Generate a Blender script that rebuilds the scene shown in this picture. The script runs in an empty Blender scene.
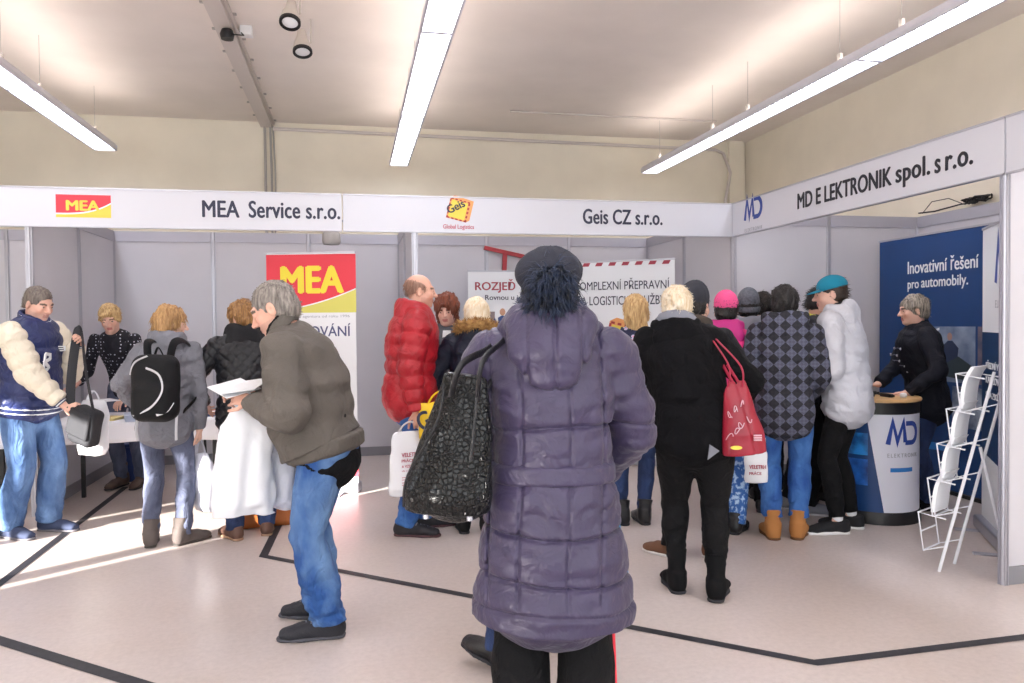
import bpy, bmesh, math
import numpy as np
from mathutils import Vector, Matrix
rad = math.radians

# ------------------------------------------------------------------ camera, sky, sun, exposure
SC = bpy.context.scene
COL = SC.collection
def setup_camera():
    f, yaw, pit, roll, c = 755.717, .2073, -.024, -.01, 1.4837
    R0 = Vector((math.cos(yaw), -math.sin(yaw), 0)); F0 = Vector((math.sin(yaw), math.cos(yaw), 0)); Z = Vector((0, 0, 1))
    F = F0*math.cos(pit) + Z*math.sin(pit); U0 = -F0*math.sin(pit) + Z*math.cos(pit)
    R = R0*math.cos(roll) + U0*math.sin(roll); U = -R0*math.sin(roll) + U0*math.cos(roll)
    cam = bpy.data.cameras.new('camera'); o = bpy.data.objects.new('camera', cam); COL.objects.link(o)
    cam.sensor_width = 36; cam.lens = f/1024*36; cam.clip_start = .05; cam.clip_end = 200
    m = Matrix((R, U, -F)).transposed().to_4x4(); m.translation = (0, 0, c)
    o.matrix_world = m
    SC.camera = o
setup_camera()
W = bpy.data.worlds.new('sky'); SC.world = W; W.use_nodes = True
W.node_tree.nodes['Background'].inputs[0].default_value = (.80, .89, 1.0, 1)
W.node_tree.nodes['Background'].inputs[1].default_value = 5.5
sun = bpy.data.lights.new('sun', 'SUN'); sun.energy = 30; sun.angle = rad(.6); sun.color = (1, .95, .88)
so = bpy.data.objects.new('sun', sun); COL.objects.link(so)
SUN_EL = 14.5
sd = Vector((.8*math.cos(rad(SUN_EL)), .6*math.cos(rad(SUN_EL)), -math.sin(rad(SUN_EL))))
so.rotation_euler = sd.to_track_quat('-Z', 'Y').to_euler(); so.location = (-20, -10, 8)
SC.view_settings.view_transform = 'Standard'; SC.view_settings.look = 'None'
SC.view_settings.exposure = 0.0; SC.view_settings.gamma = 1; SC.view_settings.use_curve_mapping = False

# ------------------------------------------------------------------ materials
def lin(h):
    if isinstance(h, str):
        h = h.lstrip('#'); h = [int(h[i:i+2], 16)/255 for i in (0, 2, 4)]
    return tuple(((x/12.92) if x <= .04045 else ((x+.055)/1.055)**2.4) for x in h) + (1,)
_mats = {}
def mat(name, color, rough=.6, metal=0, var=0, vscale=6, bump=0, bscale=60, sheen=0, coat=0, spec=.5, stretch=None, trans=0, alpha=None, emit=0, color2=None, vlo=.35, vhi=.65, fold=0, fscale=9):
    """procedural material: base colour, optional noise towards color2 and noise bump, object coordinates"""
    if name in _mats: return _mats[name]
    m = bpy.data.materials.new(name); m.use_nodes = True; nt = m.node_tree; b = nt.nodes['Principled BSDF']
    b.inputs['Base Color'].default_value = lin(color); b.inputs['Roughness'].default_value = rough; b.inputs['Metallic'].default_value = metal
    b.inputs['Specular IOR Level'].default_value = spec
    if sheen: b.inputs['Sheen Weight'].default_value = sheen
    if coat: b.inputs['Coat Weight'].default_value = coat; b.inputs['Coat Roughness'].default_value = .15
    if trans: b.inputs['Transmission Weight'].default_value = trans
    if alpha is not None: b.inputs['Alpha'].default_value = alpha
    if emit:
        b.inputs['Emission Color'].default_value = lin(color); b.inputs['Emission Strength'].default_value = emit
    if var or bump or color2 or fold:
        tc = nt.nodes.new('ShaderNodeTexCoord'); src = tc.outputs['Object']
        if stretch:
            mp = nt.nodes.new('ShaderNodeMapping'); mp.inputs['Scale'].default_value = stretch
            nt.links.new(src, mp.inputs['Vector']); src = mp.outputs['Vector']
    if var or color2:
        n = nt.nodes.new('ShaderNodeTexNoise'); n.inputs['Scale'].default_value = vscale; n.inputs['Detail'].default_value = 4
        nt.links.new(src, n.inputs['Vector'])
        r = nt.nodes.new('ShaderNodeValToRGB'); r.color_ramp.elements[0].position = vlo; r.color_ramp.elements[1].position = vhi
        c = lin(color)
        if color2: r.color_ramp.elements[0].color = c; r.color_ramp.elements[1].color = lin(color2)
        else:
            r.color_ramp.elements[0].color = tuple(x*(1-var) for x in c[:3])+(1,); r.color_ramp.elements[1].color = tuple(min(1, x*(1+var)) for x in c[:3])+(1,)
        nt.links.new(n.outputs['Fac'], r.inputs['Fac']); nt.links.new(r.outputs['Color'], b.inputs['Base Color'])
    if bump:
        n2 = nt.nodes.new('ShaderNodeTexNoise'); n2.inputs['Scale'].default_value = bscale; n2.inputs['Detail'].default_value = 3
        nt.links.new(src, n2.inputs['Vector'])
        bp = nt.nodes.new('ShaderNodeBump'); bp.inputs['Strength'].default_value = bump; bp.inputs['Distance'].default_value = .01
        nt.links.new(n2.outputs['Fac'], bp.inputs['Height']); nt.links.new(bp.outputs['Normal'], b.inputs['Normal'])
    if fold:                                              # creases of worn cloth
        n3 = nt.nodes.new('ShaderNodeTexNoise'); n3.inputs['Scale'].default_value = fscale; n3.inputs['Detail'].default_value = 3; n3.inputs['Distortion'].default_value = 1.6; n3.inputs['Roughness'].default_value = .45
        nt.links.new(src, n3.inputs['Vector']); bf = nt.nodes.new('ShaderNodeBump'); bf.inputs['Strength'].default_value = fold; bf.inputs['Distance'].default_value = .035
        nt.links.new(n3.outputs['Fac'], bf.inputs['Height'])
        if bump: nt.links.new(bf.outputs['Normal'], bp.inputs['Normal'])
        else: nt.links.new(bf.outputs['Normal'], b.inputs['Normal'])
    _mats[name] = m
    return m
def mat_attr(name, rough=.6, bump=0, bscale=60, sheen=0, sss=0, coat=0):
    """colour comes from the mesh's own 'Col' attribute (printed or dyed regions)"""
    if name in _mats: return _mats[name]
    m = mat(name, '#808080', rough, bump=bump, bscale=bscale, sheen=sheen, coat=coat); nt = m.node_tree; b = nt.nodes['Principled BSDF']
    a = nt.nodes.new('ShaderNodeAttribute'); a.attribute_name = 'Col'
    nt.links.new(a.outputs['Color'], b.inputs['Base Color'])
    if sss:
        b.inputs['Subsurface Weight'].default_value = sss; b.inputs['Subsurface Radius'].default_value = (.012, .005, .003); b.inputs['Subsurface Scale'].default_value = 1
    return m

# ------------------------------------------------------------------ objects
def link(o, parent=None):
    COL.objects.link(o)
    if parent is not None: o.parent = parent
    return o
def tag(o, label=None, cat=None, group=None, kind=None):
    if label: o['label'] = label
    if cat: o['category'] = cat
    if group: o['group'] = group
    if kind: o['kind'] = kind
    return o
def thing(name, label, cat, loc=(0, 0, 0), rotz=0, group=None):
    o = bpy.data.objects.new(name, None); o.location = loc; o.rotation_euler = (0, 0, rotz); link(o)
    o.empty_display_size = .1
    return tag(o, label, cat, group)
def meshobj(name, V, Fq, m, parent=None, smooth=False, col=None):
    """numpy quads or mixed face list -> object"""
    me = bpy.data.meshes.new(name)
    if isinstance(Fq, np.ndarray):
        k = Fq.shape[1]
        me.vertices.add(len(V)); me.vertices.foreach_set('co', np.asarray(V, np.float32).ravel())
        me.loops.add(Fq.size); me.loops.foreach_set('vertex_index', Fq.astype(np.int32).ravel())
        me.polygons.add(len(Fq)); me.polygons.foreach_set('loop_start', np.arange(0, Fq.size, k, dtype=np.int32))
        me.polygons.foreach_set('loop_total', np.full(len(Fq), k, np.int32))
        me.update(calc_edges=True); me.validate()
    else:
        me.from_pydata([tuple(v) for v in V], [], Fq); me.update()
    if smooth: me.polygons.foreach_set('use_smooth', np.ones(len(me.polygons), bool))
    if col is not None:
        a = me.attributes.new('Col', 'FLOAT_COLOR', 'POINT')
        c = np.ones((len(V), 4), np.float32); c[:, :3] = col; a.data.foreach_set('color', c.ravel())
    if m: me.materials.append(m)
    return link(bpy.data.objects.new(name, me), parent)
class MB:
    """collects boxes, bars and extrusions for ONE mesh"""
    def __init__(s): s.v = []; s.f = []
    def add(s, vs, fs):
        n = len(s.v); s.v += [tuple(v) for v in vs]; s.f += [[i+n for i in f] for f in fs]; return s
    def box(s, lo, hi, M=None):
        (x0, y0, z0), (x1, y1, z1) = lo, hi
        vs = [(x0, y0, z0), (x1, y0, z0), (x1, y1, z0), (x0, y1, z0), (x0, y0, z1), (x1, y0, z1), (x1, y1, z1), (x0, y1, z1)]
        if M is not None: vs = [M @ Vector(v) for v in vs]
        return s.add(vs, [(3, 2, 1, 0), (4, 5, 6, 7), (0, 1, 5, 4), (1, 2, 6, 5), (2, 3, 7, 6), (3, 0, 4, 7)])
    def tube(s, pts, r, n=8, closed=False, r2=None):
        pts = [Vector(p) for p in pts]; rings = []; N = len(pts); up = None
        for i, p in enumerate(pts):
            a = pts[(i-1) % N] if (i or closed) else p; b = pts[(i+1) % N] if (i < N-1 or closed) else p
            t = (b-a).normalized()
            if up is None: up = t.orthogonal().normalized()
            up = (up - t*up.dot(t)).normalized(); w = t.cross(up)
            rr = r if not hasattr(r, '__len__') else r[i]
            rb = rr if r2 is None else r2
            rings.append([p + up*math.cos(2*math.pi*k/n)*rr + w*math.sin(2*math.pi*k/n)*rb for k in range(n)])
        vs = [v for R in rings for v in R]; fs = []
        for i in range(N if closed else N-1):
            j = (i+1) % N
            for k in range(n): fs.append((i*n+k, i*n+(k+1) % n, j*n+(k+1) % n, j*n+k))
        if not closed: fs += [tuple(range(n))[::-1], tuple((N-1)*n+k for k in range(n))]
        return s.add(vs, fs)
    def prism(s, pts, h0, h1, M=None):
        """closed 2D outline (x,z) extruded along y from h0 to h1"""
        n = len(pts)
        vs = [(x, h0, z) for x, z in pts] + [(x, h1, z) for x, z in pts]
        if M is not None: vs = [M @ Vector(v) for v in vs]
        fs = [tuple(range(n)), tuple(range(2*n-1, n-1, -1))] + [(i, i+n, (i+1) % n+n, (i+1) % n) for i in range(n)]
        return s.add(vs, fs)
    def lathe(s, prof, n=24, c=(0, 0, 0), caps=True):
        vs = []; fs = []; m = len(prof)
        for r, z in prof:
            for k in range(n): a = 2*math.pi*k/n; vs.append((c[0]+r*math.cos(a), c[1]+r*math.sin(a), c[2]+z))
        for i in range(m-1):
            for k in range(n): fs.append((i*n+k, i*n+(k+1) % n, (i+1)*n+(k+1) % n, (i+1)*n+k))
        if caps: fs += [tuple(range(n))[::-1], tuple((m-1)*n+k for k in range(n))]
        return s.add(vs, fs)
    def build(s, name, m, parent=None, smooth=False, bevel=0):
        o = meshobj(name, s.v, s.f, m, parent)
        bm = bmesh.new(); bm.from_mesh(o.data); bmesh.ops.recalc_face_normals(bm, faces=bm.faces)
        if bevel: bmesh.ops.bevel(bm, geom=bm.edges[:], offset=bevel, segments=2, profile=.5, affect='EDGES', clamp_overlap=True)
        bm.to_mesh(o.data); bm.free()
        if smooth:
            for p in o.data.polygons: p.use_smooth = True
            try: o.data.set_sharp_from_angle(angle=rad(40))
            except Exception: pass
        return o
def text(body, size, m, parent, name='lettering', loc=(0, 0, 0), rotz=0, sx=1, bold=0, align='LEFT', space=1, shear=0, tilt=0, depth=.0008):
    """lettering on a wall: reads along +x, up +z, faces -y before rotz"""
    c = bpy.data.curves.new('t', 'FONT'); c.body = body; c.size = size; c.offset = bold; c.align_x = align; c.space_character = space; c.shear = shear
    c.offset = 0; c.extrude = depth; c.resolution_u = 4; c.fill_mode = 'BOTH'
    t = bpy.data.objects.new('t', c); COL.objects.link(t)
    dg = bpy.context.evaluated_depsgraph_get(); me = bpy.data.meshes.new_from_object(t.evaluated_get(dg))
    bpy.data.objects.remove(t); bpy.data.curves.remove(c)
    if bold:                                            # heavier strokes: the outline repeated a hair to the side
        bm = bmesh.new()
        for i, (dx, dy) in enumerate(((-bold, 0), (bold, 0), (0, bold*.5), (0, -bold*.5))):
            q = me.copy(); q.transform(Matrix.Translation((dx, dy, .0006*(i+1)))); bm.from_mesh(q); bpy.data.meshes.remove(q)
        bm.to_mesh(me); bm.free()
    M = Matrix.Translation(loc) @ Matrix.Rotation(rotz, 4, 'Z') @ Matrix.Rotation(rad(90), 4, 'X') @ Matrix.Rotation(tilt, 4, 'Z') @ Matrix.Diagonal((sx, 1, 1, 1))
    me.transform(M); me.materials.clear(); me.materials.append(m)
    return link(bpy.data.objects.new(name, me), parent)
def flat(pts, m, parent, name, y=0., th=.001):
    """printed shape: outline (x,z) on the plane y, facing -y, th thick"""
    return MB().prism(pts, y-th, y).build(name, m, parent)
def stroke(pts, w):
    """outline of a thick polyline in 2D (mitred)"""
    P = [Vector(p) for p in pts]; L = []; R = []
    for i, p in enumerate(P):
        d0 = (p-P[i-1]).normalized() if i else (P[1]-p).normalized()
        d1 = (P[i+1]-p).normalized() if i < len(P)-1 else d0
        n = Vector((-(d0.y+d1.y), d0.x+d1.x)); n.normalize(); k = 1/max(.4, n.dot(Vector((-d0.y, d0.x))))
        L.append(p+n*w/2*k); R.append(p-n*w/2*k)
    return [tuple(v) for v in L] + [tuple(v) for v in R[::-1]]

# ------------------------------------------------------------------ signed distance modelling (bodies, clothes, soft bags)
def V3(*a): return np.array(a, float)
def nrm(v): v = np.asarray(v, float); return v/(np.linalg.norm(v)+1e-12)
class Prim:
    def __init__(s, fn, lo, hi, k=.02, op='u', cid=0): s.fn = fn; s.lo = np.asarray(lo, float); s.hi = np.asarray(hi, float); s.k = k; s.op = op; s.cid = cid
def tube(pts, rr, side=(1, 0, 0), k=.02, cap=(1, 1), op='u', cid=0, puff=None, pk=1.0):
    """swept ellipse: pts, list of (ra along side, rb across); puff=(period, amp) quilts it along its length"""
    pts = [np.asarray(p, float) for p in pts]; rr = [(r, r) if np.isscalar(r) else r for r in rr]
    sides = side if isinstance(side, list) else [side]*(len(pts)-1)
    segs = []; l0 = 0
    for i in range(len(pts)-1):
        A, B = pts[i], pts[i+1]; w = B-A; L = np.linalg.norm(w)
        if L < 1e-6: continue
        w = w/L; sd_ = np.asarray(sides[i], float); sd_ = sd_-w*(sd_@w)
        if np.linalg.norm(sd_) < 1e-3: sd_ = V3(.3, .9, .2); sd_ = sd_-w*(sd_@w)
        sd_ = nrm(sd_); n = np.cross(w, sd_)
        c0 = cap[0] if i == 0 else pk; c1 = cap[1] if i == len(pts)-2 else pk
        segs.append((A, w, L, sd_, n, rr[i], rr[i+1], c0, c1, l0)); l0 += L
    m = max(max(r) for r in rr)*1.1
    lo = np.min(pts, 0)-m; hi = np.max(pts, 0)+m
    def fn(X, Y, Z):
        D = None
        for A, w, L, s_, n, r0, r1, c0, c1, lo_ in segs:
            x = X-A[0]; y = Y-A[1]; z = Z-A[2]
            h = x*w[0]+y*w[1]+z*w[2]; t = np.clip(h/L, 0, 1); c = h-t*L
            a = x*s_[0]+y*s_[1]+z*s_[2]; b = x*n[0]+y*n[1]+z*n[2]
            ra = r0[0]+(r1[0]-r0[0])*t; rb = r0[1]+(r1[1]-r0[1])*t
            if puff:
                q = puff[1]*(np.sqrt(np.abs(np.sin((lo_+t*L)*math.pi/puff[0])))-.6); ra = ra+q; rb = rb+q
            m_ = np.minimum(ra, rb); cc = c
            if c0 == 0: cc = np.maximum(cc, 0)
            if c1 == 0: cc = np.minimum(cc, 0)
            rc = m_*np.where(c < 0, c0 or 1, c1 or 1)+1e-5
            a2 = a/ra; b2 = b/rb; c2 = cc/rc
            k0 = np.sqrt(a2*a2+b2*b2+c2*c2); k1 = np.sqrt((a2/ra)**2+(b2/rb)**2+(c2/rc)**2)+1e-9
            d = np.maximum(k0*(k0-1)/k1, (k0-1)*m_*.8)
            if c0 == 0: d = np.maximum(d, -h)
            if c1 == 0: d = np.maximum(d, h-L)
            D = d if D is None else np.minimum(D, d)
        return D
    return Prim(fn, lo, hi, k, op, cid)
def ell(c, r, M=None, k=.02, op='u', cid=0):
    c = np.asarray(c, float); r = np.asarray(r, float) if not np.isscalar(r) else V3(r, r, r)
    M = np.eye(3) if M is None else np.asarray(M)
    e = np.sqrt(((M*r)**2).sum(1))
    def fn(X, Y, Z):
        x = X-c[0]; y = Y-c[1]; z = Z-c[2]
        q = [(x*M[0, j]+y*M[1, j]+z*M[2, j])/r[j] for j in range(3)]
        k0 = np.sqrt(q[0]**2+q[1]**2+q[2]**2); k1 = np.sqrt((q[0]/r[0])**2+(q[1]/r[1])**2+(q[2]/r[2])**2)+1e-9
        return k0*(k0-1)/k1
    return Prim(fn, c-e, c+e, k, op, cid)
def half(p, n, op='s', k=.005, lo=(-9, -9, -9), hi=(9, 9, 9)):
    """removes ('s') everything on the +n side of the plane through p"""
    p = np.asarray(p, float); n = nrm(n)
    return Prim(lambda X, Y, Z: -((X-p[0])*n[0]+(Y-p[1])*n[1]+(Z-p[2])*n[2]), lo, hi, k, op)
def rbox(c, r, M=None, rnd=.01, k=.01, op='u', cid=0):
    c = np.asarray(c, float); r = np.asarray(r, float); M = np.eye(3) if M is None else np.asarray(M); e = np.abs(M)@r
    def fn(X, Y, Z):
        x = X-c[0]; y = Y-c[1]; z = Z-c[2]
        q = [np.abs(x*M[0, j]+y*M[1, j]+z*M[2, j])-r[j]+rnd for j in range(3)]
        return np.sqrt(sum(np.maximum(t, 0)**2 for t in q))+np.minimum(np.maximum(q[0], np.maximum(q[1], q[2])), 0)-rnd
    return Prim(fn, c-e, c+e, k, op, cid)
def axis(lo, hi, h, fine=()):
    xs = [lo]
    while xs[-1] < hi:
        st = h
        for a, b, fh in fine:
            if a-.01 <= xs[-1] < b: st = min(st, fh)
            elif xs[-1] < a < xs[-1]+st: st = max(min(st, a-xs[-1]), fh)
        xs.append(xs[-1]+st)
    return np.array(xs)
def nets(D, ax, ay, az):
    S = D < 0; nx, ny, nz = D.shape
    cnt = np.zeros((nx-1, ny-1, nz-1), np.int8)
    offs = [(i, j, k) for i in (0, 1) for j in (0, 1) for k in (0, 1)]
    for i, j, k in offs: cnt += S[i:nx-1+i, j:ny-1+j, k:nz-1+k]
    cell = (cnt > 0) & (cnt < 8); idx = np.full(cell.shape, -1, np.int64); c = np.argwhere(cell); idx[cell] = np.arange(len(c))
    ci, cj, ck = c.T; acc = np.zeros((len(c), 3)); num = np.zeros(len(c))
    P = {o: (ax[ci+o[0]], ay[cj+o[1]], az[ck+o[2]]) for o in offs}; Dv = {o: D[ci+o[0], cj+o[1], ck+o[2]] for o in offs}
    for a in offs:
        for d in range(3):
            if a[d] == 0:
                b = list(a); b[d] = 1; b = tuple(b)
                da, db = Dv[a], Dv[b]; x = (da < 0) != (db < 0)
                t = np.where(x, da/(da-db+1e-20), 0)
                for q in range(3): acc[:, q] += np.where(x, P[a][q]+t*(P[b][q]-P[a][q]), 0)
                num += x
    Vv = acc/num[:, None]; quads = []
    def q(e, s0, order):
        e = e.copy(); i, j, k = np.argwhere(e).T
        ids = [idx[i+o[0], j+o[1], k+o[2]] for o in order]
        ins = s0[i, j, k]; Q = np.stack(ids, 1); Q[~ins] = Q[~ins][:, ::-1]; quads.append(Q)
    e = S[:-1] != S[1:]; e[:, 0] = e[:, -1] = False; e[:, :, 0] = e[:, :, -1] = False; q(e, S, [(0, -1, -1), (0, 0, -1), (0, 0, 0), (0, -1, 0)])
    e = S[:, :-1] != S[:, 1:]; e[0] = e[-1] = False; e[:, :, 0] = e[:, :, -1] = False; q(e, S, [(-1, 0, -1), (-1, 0, 0), (0, 0, 0), (0, 0, -1)])
    e = S[:, :, :-1] != S[:, :, 1:]; e[0] = e[-1] = False; e[:, 0] = e[:, -1] = False; q(e, S, [(-1, -1, 0), (0, -1, 0), (0, 0, 0), (-1, 0, 0)])
    return Vv, np.concatenate(quads)
def surf(prims, h=.01, fine=(), disp=None, relax=1, pad=.03, colors=None):
    """surface of the primitives' blend. fine = [(centre, half size, step)]. returns V, quads, cid per vertex"""
    add = [p for p in prims if p.op == 'u']
    lo = np.min([p.lo for p in add], 0)-pad; hi = np.max([p.hi for p in add], 0)+pad
    A = [axis(lo[d], hi[d], h, [(c[d]-r, c[d]+r, s) for c, r, s in fine]) for d in range(3)]
    D = np.full([len(a) for a in A], .25); C = np.zeros(D.shape, np.int8) if colors else None; best = np.full(D.shape, 9.) if colors else None
    for p in prims:
        m = p.k+.03+h; sl = []
        for d in range(3):
            i0 = max(0, np.searchsorted(A[d], p.lo[d]-m)-1); i1 = min(len(A[d]), np.searchsorted(A[d], p.hi[d]+m)+1); sl.append(slice(i0, i1))
        if any(s.stop-s.start < 1 for s in sl): continue
        sl = tuple(sl)
        d = p.fn(A[0][sl[0]][:, None, None], A[1][sl[1]][None, :, None], A[2][sl[2]][None, None, :]); o = D[sl]; k = p.k
        if p.op == 'u':
            if colors:
                w = d < best[sl]; C[sl][w] = p.cid; best[sl] = np.minimum(best[sl], d)
            hh = np.maximum(k-np.abs(o-d), 0)/max(k, 1e-6); D[sl] = np.minimum(o, d)-hh*hh*k*.25
        else:
            hh = np.maximum(k-np.abs(o+d), 0)/max(k, 1e-6); D[sl] = np.maximum(o, -d)+hh*hh*k*.25
            if p.op == 'p' and colors: C[sl][(d < .01)] = p.cid
    if disp is not None: D = D+disp(A[0][:, None, None], A[1][None, :, None], A[2][None, None, :])
    for d in range(3):
        s = [slice(None)]*3; s[d] = 0; D[tuple(s)] = .2; s[d] = -1; D[tuple(s)] = .2
    Vv, Q = nets(D, *A)
    for _ in range(relax):
        E = np.concatenate([Q[:, [0, 1]], Q[:, [1, 2]], Q[:, [2, 3]], Q[:, [3, 0]]]); S_ = np.zeros_like(Vv)
        n = np.bincount(E[:, 0], minlength=len(Vv))+np.bincount(E[:, 1], minlength=len(Vv))
        for q in range(3): S_[:, q] = np.bincount(E[:, 0], Vv[E[:, 1], q], len(Vv))+np.bincount(E[:, 1], Vv[E[:, 0], q], len(Vv))
        Vv = .5*Vv+.5*S_/np.maximum(n, 1)[:, None]
    cid = None
    if colors:
        ii = [np.clip(np.searchsorted(A[d], Vv[:, d]), 0, len(A[d])-1) for d in range(3)]; cid = C[ii[0], ii[1], ii[2]]
    return Vv, Q, cid
def nz(X, Y, Z, fr, seed=0, st=(1, 1, 1)):
    """cheap smooth noise about -1..1"""
    rng = np.random.RandomState(seed); out = 0
    w = .8*np.sin(fr*.6*(X*.7*st[0]+Y*1.1*st[1]-Z*.9*st[2])+rng.rand()*6)
    for i in range(4):
        v = rng.randn(3); v = v/np.linalg.norm(v)*fr*(.8+.6*rng.rand())
        out = out+np.sin(X*v[0]*st[0]+Y*v[1]*st[1]+Z*v[2]*st[2]+w*1.6+rng.rand()*6)
    return out/2.6
def soft(name, prims, m, parent=None, h=.01, disp=None, relax=1, fine=(), colors=None, colfn=None, loc=None):
    Vv, Q, cid = surf(prims, h, fine, disp, relax, colors=colors)
    col = None
    if colors: col = np.array([lin(c)[:3] for c in colors])[cid]
    if colfn: col = colfn(Vv, col)
    return meshobj(name, Vv, Q, m, parent, smooth=True, col=col)
def rotm(yaw=0, pitch=0, roll=0):
    """head turn: yaw to the left positive, pitch down positive, roll to the right positive (degrees); columns = right, forward, up"""
    return np.array(Matrix.Rotation(rad(yaw), 3, 'Z') @ Matrix.Rotation(rad(-pitch), 3, 'X') @ Matrix.Rotation(rad(roll), 3, 'Y'))
# ------------------------------------------------------------------ people
SKIN = mat_attr('skin', .5, sss=.08)
M_EYE = mat_attr('eyeball', .25)
class Person:
    """local frame: facing +y, right hand on +x, feet at z=0"""
    def __init__(s, label, pos, rot, H=1.72, girth=1.0, lean=3, hunch=8, head=(0, 5, 0), feet=None, hands=None, skin='#dba58c', cat='person', group=None, hs=1.0, pelvis=None, shw=1.0, side=0):
        s.root = thing('person', label, cat, (pos[0], pos[1], 0), rad(rot), group)
        s.H = H; s.g = girth; s.rot = rad(rot); s.pos = pos; h = H; s.k = H/1.7; s.skin = skin; s.side = side
        s.pz = .54*h if pelvis is None else pelvis
        s.pel = V3(0, 0, s.pz); s.lean = rad(lean); s.hunch = rad(hunch)
        s.hip = {-1: s.pel+V3(-.052*h, 0, -.01*h), 1: s.pel+V3(.052*h, 0, -.01*h)}
        feet = feet or {-1: (-.09, 0, 6), 1: (.09, 0, -6)}
        s.feet = {}; s.ank = {}; s.knee = {}
        for q in (-1, 1):
            fx, fy, fa = feet[q][:3]; lift = feet[q][3] if len(feet[q]) > 3 else 0; tip = feet[q][4] if len(feet[q]) > 4 else 0
            s.feet[q] = (fx, fy, rad(fa), lift, rad(tip))
            s.ank[q] = V3(fx, fy, .05*h+lift)
            s.knee[q] = s.ik(s.hip[q], s.ank[q], .247*h, .245*h, V3(q*.12, 1, 0))
        a = s.lean+s.hunch
        s.up = V3(0, math.sin(a), math.cos(a)); s.fw = V3(0, math.cos(a), -math.sin(a))
        s.neck = s.sp(.852)
        s.sh = {q: s.sp(.815)+V3(q*.112*h*(.6+.4*girth)*shw, 0, 0)+s.fw*(.0+.25*max(0, math.sin(s.hunch))*.1) for q in (-1, 1)}
        hn = a*.5
        s.HM = rotm(head[0], head[1], head[2]); s.hs = hs*(.5+.5*s.k)
        s.hc = s.neck+V3(0, math.sin(hn)*.05+.012, .105)*s.hs+s.HM@V3(0, .015, .035)*s.hs
        s.hand = {}; s.el = {}; s.wr = {}; s.hf = {}; s.hnrm = {}; s.curl = {}; s.thumb = {}
        hands = hands or {}
        for q in (-1, 1):
            d = hands.get(q) or dict(t=(q*(.30*s.k*(.5+.5*girth)), .06, .47*h))
            t = np.array(d['t'], float); s.wr[q] = t
            v = t-s.sh[q]; L = np.linalg.norm(v); mx = .338*h
            if L > mx: s.wr[q] = t = s.sh[q]+v/L*mx
            s.el[q] = s.ik(s.sh[q], t, .178*h, .165*h, np.array(d.get('e', (q*.5, -1, -.2)), float))
            fd = nrm(t-s.el[q]); s.hf[q] = nrm(d['f']) if 'f' in d else fd
            n = np.array(d.get('n', (-q, 0, 0)), float); s.hnrm[q] = nrm(n-s.hf[q]*(n@s.hf[q])); s.curl[q] = d.get('c', 18); s.thumb[q] = d.get('th', .5)
    def ik(s, A, B, l1, l2, hint):
        v = B-A; L = np.linalg.norm(v); w = v/L
        if L >= l1+l2-1e-4: return A+v*(l1/(l1+l2))
        x = (l1*l1-l2*l2+L*L)/(2*L); r = math.sqrt(max(l1*l1-x*x, 0)); h = nrm(hint-w*(hint@w))
        return A+w*x+h*r
    def sp(s, f):
        """point of the spine at standing height fraction f (bends with lean and hunch)"""
        z0 = .53*s.H; h = f*s.H-z0+s.pz-.54*s.H
        if h <= 0: return s.pel+V3(0, 0, h)
        y = 0; z = 0; n = 8; T = .32*s.H
        for i in range(n):
            u = (i+.5)/n*h/T; a = s.lean+s.hunch*min(1, u)*1.0; y += h/n*math.sin(a); z += h/n*math.cos(a)
        return s.pel+V3(s.side*h, y, z)
    def w(s, p):
        """local -> world"""
        c, n = math.cos(s.rot), math.sin(s.rot); return V3(s.pos[0]+c*p[0]-n*p[1], s.pos[1]+n*p[0]+c*p[1], p[2])
    TK = [(.475, .150, .110), (.52, .172, .122), (.61, .148, .108), (.70, .160, .118), (.77, .172, .114), (.815, .150, .085), (.85, .07, .06)]
    def torso(s, t=0, sc=1.0, a=.475, b=.85, belly=0, hipx=0, k=.03, cap=(1, .6), puff=None, keys=None, cid=0, bust=0):
        pts = []; rr = []
        for f, x, y in (keys or s.TK):
            if f < a-1e-6 or f > b+1e-6: continue
            gx = s.g if f < .83 else 1
            p = s.sp(f)+(s.fw*belly*max(0, 1-abs(f-.60)/.13) if belly else 0)+(s.fw*bust*.5*max(0, 1-abs(f-.735)/.06) if bust else 0)
            pts.append(p); by = belly*.6*max(0, 1-abs(f-.60)/.13)+bust*.5*max(0, 1-abs(f-.735)/.06)
            rr.append(((x*s.k*gx*sc+t+(hipx if f < .56 else 0)), (y*s.k*gx*sc+t+by)))
        return tube(pts, rr, k=k, cap=cap, puff=puff, cid=cid)
    def arm(s, q, r=(.052, .043, .033), t=0, end=1.0, start=0, k=.03, puff=None, cap=(1, 1), cid=0, push=0):
        e = s.wr[q]-s.el[q]; A = s.sh[q]+V3(-q*.01, 0, 0); B = s.wr[q]-e*(1-end) if end <= 1 else s.wr[q]
        m = (s.el[q]+B)/2
        R = [x*s.k*(.4+.6*s.g)+t for x in r]
        pts = [A, A*.45+s.el[q]*.55, s.el[q], B]; rr = [R[0], (R[0]+R[1])/2*1.02, R[1], R[2]]
        if start: pts = pts[start:]; rr = rr[start:]
        return tube(pts, rr, side=(0, 1, 0), k=k, puff=puff, cap=cap, cid=cid)
    def leg(s, q, r=(.082, .056, .038), t=0, end=1.0, k=.03, cap=(1, 1), cid=0, calf=.006, start=0):
        A, K, B = s.hip[q]+V3(q*.012, 0, 0), s.knee[q], s.ank[q]; B = K+(B-K)*end
        g = .4+.6*s.g; R = [x*s.k*g+t for x in r]
        c = K*.6+B*.4+V3(0, -calf*2, 0)
        return tube([A, K*.5+A*.5, K, c, B], [R[0], (R[0]*.62+R[1]*.42), R[1], (R[1]*.62+R[2]*.42)+calf, R[2]], side=(1, 0, 0), k=k, cap=cap, cid=cid)
    # -------------------------------------------------------------- head
    def hp(s, x, y, z): return s.hc+s.HM@(V3(x, y, z)*s.hs)
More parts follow.
